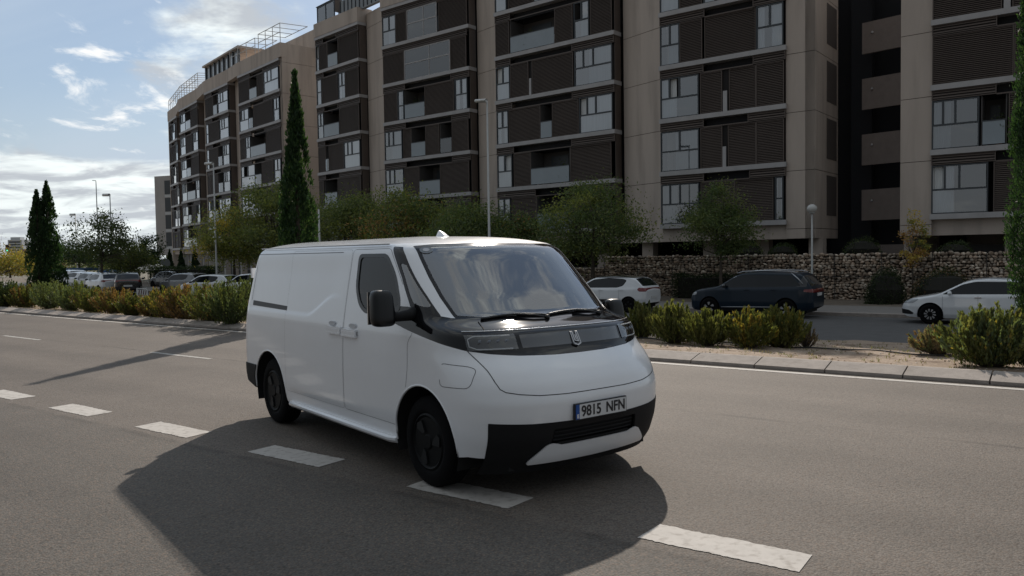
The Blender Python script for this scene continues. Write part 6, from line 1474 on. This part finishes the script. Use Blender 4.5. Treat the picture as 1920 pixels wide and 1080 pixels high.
# ================================================================ STREET FURNITURE
M_pole = mat('galvanised_pole', (.44, .45, .44), .5, var=.05, vscale=3)
def lamp_post(px, D, ztop, label, arm=.5, head=.62, z0=-.5, side=-1):
    root = empty('street_lamp', (K(px)*D, D, z0), ROAD_ANG, label, 'street lamp', 'street lamps')
    h = ztop-z0; m_ = MB(); m_.tube([(0, 0, 0), (0, 0, .9), (0, 0, .95), (0, 0, h)], [.085, .085, .07, .042], 10); m_.build('pole', M_pole, root, smooth=True)
    m_ = MB(); m_.tube([(0, 0, h-.05), (-.05, -.02, h+.03), (-.14, -.05, h+.07)], .040, 8); m_.build('arm', M_pole, root, smooth=True)
    m_ = MB(); V = []
    for i in range(9):
        t = i/8; x = -.0-head*t; w = .17*math.sin(min(1, t*1.25+.18)*math.pi*.86)**.6+.01; 
        for a in np.linspace(0, 2*math.pi, 12, endpoint=False): V.append((x, -.05+w*math.cos(a), h+.07+.05*t+(.11 if math.sin(a) > 0 else .06)*(head/.66)**.8*math.sin(a)*min(1, w/.09)))
    m_.add(V, [(i*12+j, i*12+(j+1) % 12, (i+1)*12+(j+1) % 12, (i+1)*12+j) for i in range(8) for j in range(12)]+[tuple(range(12)), tuple(96+j for j in range(12))]); m_.build('lamp_head', mat('lamp_head_grey', (.50, .50, .48), .45), root, smooth=True)
    return root
lamp_post(919, 38.8, 9.15, 'tall grey street lamp rising from behind the van windscreen', head=.66)
lamp_post(407, 55, 8.25, 'grey street lamp in front of the curved block above the white hatchback', head=.85)
lamp_post(212, 72, 7.6, 'grey street lamp at the middle of the left trees, the larger head against the sky', head=1.1, z0=-.65)
lamp_post(146, 105, 7.8, 'smaller far street lamp above the airy dark tree', head=1.3, z0=-.65)
for px, D, zt, lab in ((187, 78, 9.6, 'tall slim bare mast between the two left street lamps'), (229, 105, 7.0, 'short slim bare mast right of the larger left street lamp'), (601, 37, 4.0, 'slim steel pole hugging the right side of the tall cypress')):
    root = empty('mast', (K(px)*D, D, -.6), 0, lab, 'mast'); m_ = MB(); m_.tube([(0, 0, 0), (0, 0, zt*.5), (0, 0, zt+.6)], [.075, .06, .04], 8); m_.build('pole', M_pole, root, smooth=True)
    if D > 40: m_ = MB(); m_.tube([(0, 0, zt+.6), (-.35, 0, zt+.64)], .035, 6); m_.build('bracket', M_pole, root)
root = empty('globe_lamp', KO(K(1523), 36.4, -.5), 0, 'low street lamp with a pale globe before the wide pier', 'street lamp'); m_ = MB(); m_.tube([(0, 0, 0), (0, 0, .6), (0, 0, 3.95)], [.06, .05, .035], 10); m_.build('pole', M_pole, root, smooth=True)
m_ = MB(); m_.lathe([(.22*math.cos(a), 4.10+.20*math.sin(a)) for a in np.linspace(-1.45, 1.45, 14)], (0, 0, 0), 'z', 20); m_.build('globe', mat('globe_pale', (.52, .52, .50), .3), root, smooth=True)
m_ = MB(); m_.lathe([(.05, 3.86), (.12, 3.90), (.10, 3.95)], (0, 0, 0), 'z', 14); m_.build('collar', M_pole, root)
# traffic light on its mast arm
D = 128.; X = K(17)*D; root = empty('traffic_light', (K(82)*D, D, -.65), 0, 'traffic light showing green on a long mast arm left of the twin cypresses', 'traffic light')
m_ = MB(); m_.tube([(0, 0, 0), (0, 0, 4.6), (-.3, 0, 5.0), (-1, 0, 5.15), (X-K(82)*D, 0, 5.0)], [.12, .10, .09, .08, .05], 8); m_.build('mast_arm', M_pole, root, smooth=True)
x = X-K(82)*D; m_ = MB(); m_.box(x-.26, x+.26, -.15, .15, 4.0, 5.25); hs_ = m_.build('signal_housing', mat('signal_black', (.012, .013, .014), .5), root)
for z, cl, em_ in ((4.98, (.10, .01, .01), None), (4.62, (.12, .07, .01), None), (4.26, (.05, .8, .45), (.10, .95, .60, 2.2))):
    m_ = MB(); m_.lathe([(.02, -.19), (.14, -.18), (.15, -.15)], (x, 0, z), 'y', 14); m_.build('signal_lens', mat('signal_lens_%02d' % int(z*10), cl, .3, emis=em_), hs_)
# striped barrier, round sign, awning, parasols, container
P = (K(266)*49, 49, -.6); root = empty('barrier', P, .0, 'white framed barrier with red chevrons at the end of the parked row', 'barrier'); m_ = MB()
m_.box(-.34, .34, -.03, .03, .58, .64); m_.box(-.34, .34, -.03, .03, .10, .16)
for x in (-.34, .28): m_.box(x, x+.06, -.035, .035, 0, .66)
m_.build('frame', mat('barrier_white', (.7, .7, .68), .5), root); m_ = MB(); m_.box(-.28, .28, -.01, .01, .22, .54, 0)
for i in range(4): x = -.24+i*.14; m_.hexa([(x, -.016, .24), (x+.06, -.016, .24), (x+.06, -.011, .24), (x, -.011, .24), (x+.05, -.016, .52), (x+.11, -.016, .52), (x+.11, -.011, .52), (x+.05, -.011, .52)], 1)
m_.build('chevron_board', [MATS['barrier_white'], mat('chevron_dark', (.10, .03, .03), .5)], root)
root = empty('round_sign', (K(311)*76, 76, -.6), 0, 'round sign seen from behind beside the leftmost cone cypress', 'sign'); m_ = MB(); m_.tube([(0, .05, 0), (0, .05, 2.5)], .04, 8); m_.build('pole', M_pole, root); m_ = MB(); m_.lathe([(.01, -.02), (.48, -.02), (.50, 0), (.48, .02), (.01, .02)], (0, 0, 2.0), 'y', 24); m_.build('disc', mat('sign_back_grey', (.10, .11, .105), .6), root)
for px, D, w, lab in ((297, 74, 1.5, 'cream parasol by the round sign'), (278, 78, 1.3, 'cream parasol left of the other one by the round sign')):
    root = empty('parasol', (K(px)*D, D, -.6), 0, lab, 'parasol', 'cream parasols'); m_ = MB(); m_.tube([(0, 0, 0), (0, 0, 2.0)], .03, 6); m_.build('pole', M_pole, root); m_ = MB(); m_.lathe([(w, 1.45), (w*.5, 1.78), (.03, 2.0)], (0, 0, 0), 'z', 8); m_.build('canopy', mat('parasol_cream', (.45, .42, .36), .8), root)
root = empty('awning', (K(140)*86, 86, -.6), 0, 'flat blue awning on posts right of the twin cypresses', 'awning'); m_ = MB(); m_.box(-1.9, 1.9, -1.5, 1.5, 1.35, 1.62); m_.build('canopy', mat('awning_blue', (.03, .085, .17), .7), root)
for x in (-1.8, 0, 1.8): m_ = MB(); m_.tube([(x, -1.4, 0), (x, -1.4, 1.4)], .05, 6); m_.build('post', M_pole, root)
root = empty('container', (K(206)*80, 80, -.65), .2, 'blue container behind the parked cars on the left', 'container'); m_ = MB(); m_.box(-.9, .9, -.6, .6, .1, 1.35); m_.build('bin', mat('bin_blue', (.03, .10, .24), .6), root); m_ = MB(); m_.hexa([(-.95, -.65, 1.35), (.95, -.65, 1.35), (.95, .65, 1.35), (-.95, .65, 1.35), (-.8, -.5, 1.55), (.8, -.5, 1.55), (.8, .5, 1.55), (-.8, .5, 1.55)]); m_.build('lid', MATS['bin_blue'], root)


# ---- things standing on the balconies
def on_balcony(P0, P1, u, k, v=.45): fr, L_ = frame_between(P0, P1); p = fr[0]+fr[1]*u*L_+fr[2]*v; return (p[0], p[1], FLOOR0+STOREY*k+.13), math.atan2(fr[1][1], fr[1][0])
loc, an_ = on_balcony(C0, C1, .39, 1, .4); root = empty('air_conditioner', loc, an_, 'pale air conditioner unit behind a glass balcony rail above the round-crowned tree', 'air conditioner')
m_ = MB(); m_.box(-.42, .42, -.15, .15, .06, .66); m_.box(-.36, -.28, -.12, .12, 0, .06); m_.box(.28, .36, -.12, .12, 0, .06); m_.build('casing', mat('unit_white', (.68, .68, .66), .5), root)
m_ = MB(); m_.lathe([(.20, -.165), (.23, -.155), (.22, -.15)], (-.10, 0, .36), 'y', 20); m_.build('fan_grille', M_fr, root)
for bay_, u, k, lab in (((C0, C1), .56, 1, 'potted plant beside the air conditioner on the balcony'), ((C0, C1), .30, 4, 'potted plant on the highest wide balcony above the van windscreen'), ((D0, D1), .36, 3, 'potted plant on the glass balcony left of the central lamp post'), ((B0, Bend), .29, 1, 'potted plant on the narrow balcony of the right block')):
    loc, an_ = on_balcony(*bay_, u, k); root = empty('potted_plant', loc, an_, lab, 'plant'); m_ = MB(); m_.lathe([(.12, 0), (.17, .34), (.19, .36), (.15, .33)], (0, 0, 0), 'z', 14); m_.build('pot', mat('terracotta', (.30, .13, .08), .8), root)
    P = rng.normal(size=(420, 3))*np.array([.17, .17, .28])+np.array([0, 0, .85]); P[:, 2] = np.maximum(P[:, 2], .36); leaf_mesh('leaves', P, .11, ('mid', 'dark'), rng.integers(2, size=420), root)
for bay_, u, k, lab in (((C0, C1), .45, 4, 'balcony chair on the highest wide balcony above the van windscreen'), ((D0, D1), .42, 3, 'balcony chair behind frosted glass left of the central lamp post')):
    loc, an_ = on_balcony(*bay_, u, k, .8); root = empty('balcony_chair', loc, an_+.4, lab, 'chair'); cm_ = mat('chair_white', (.6, .6, .58), .6)
    m_ = MB(); m_.box(-.24, .24, -.24, .24, .42, .46); m_.build('seat', cm_, root); m_ = MB(); m_.box(-.24, .24, .22, .26, .46, .95); m_.build('backrest', cm_, root)
    for x in (-.21, .21):
        for y in (-.21, .21): m_ = MB(); m_.tube([(x, y, 0), (x, y, .42)], .02, 6); m_.build('leg', cm_, root)
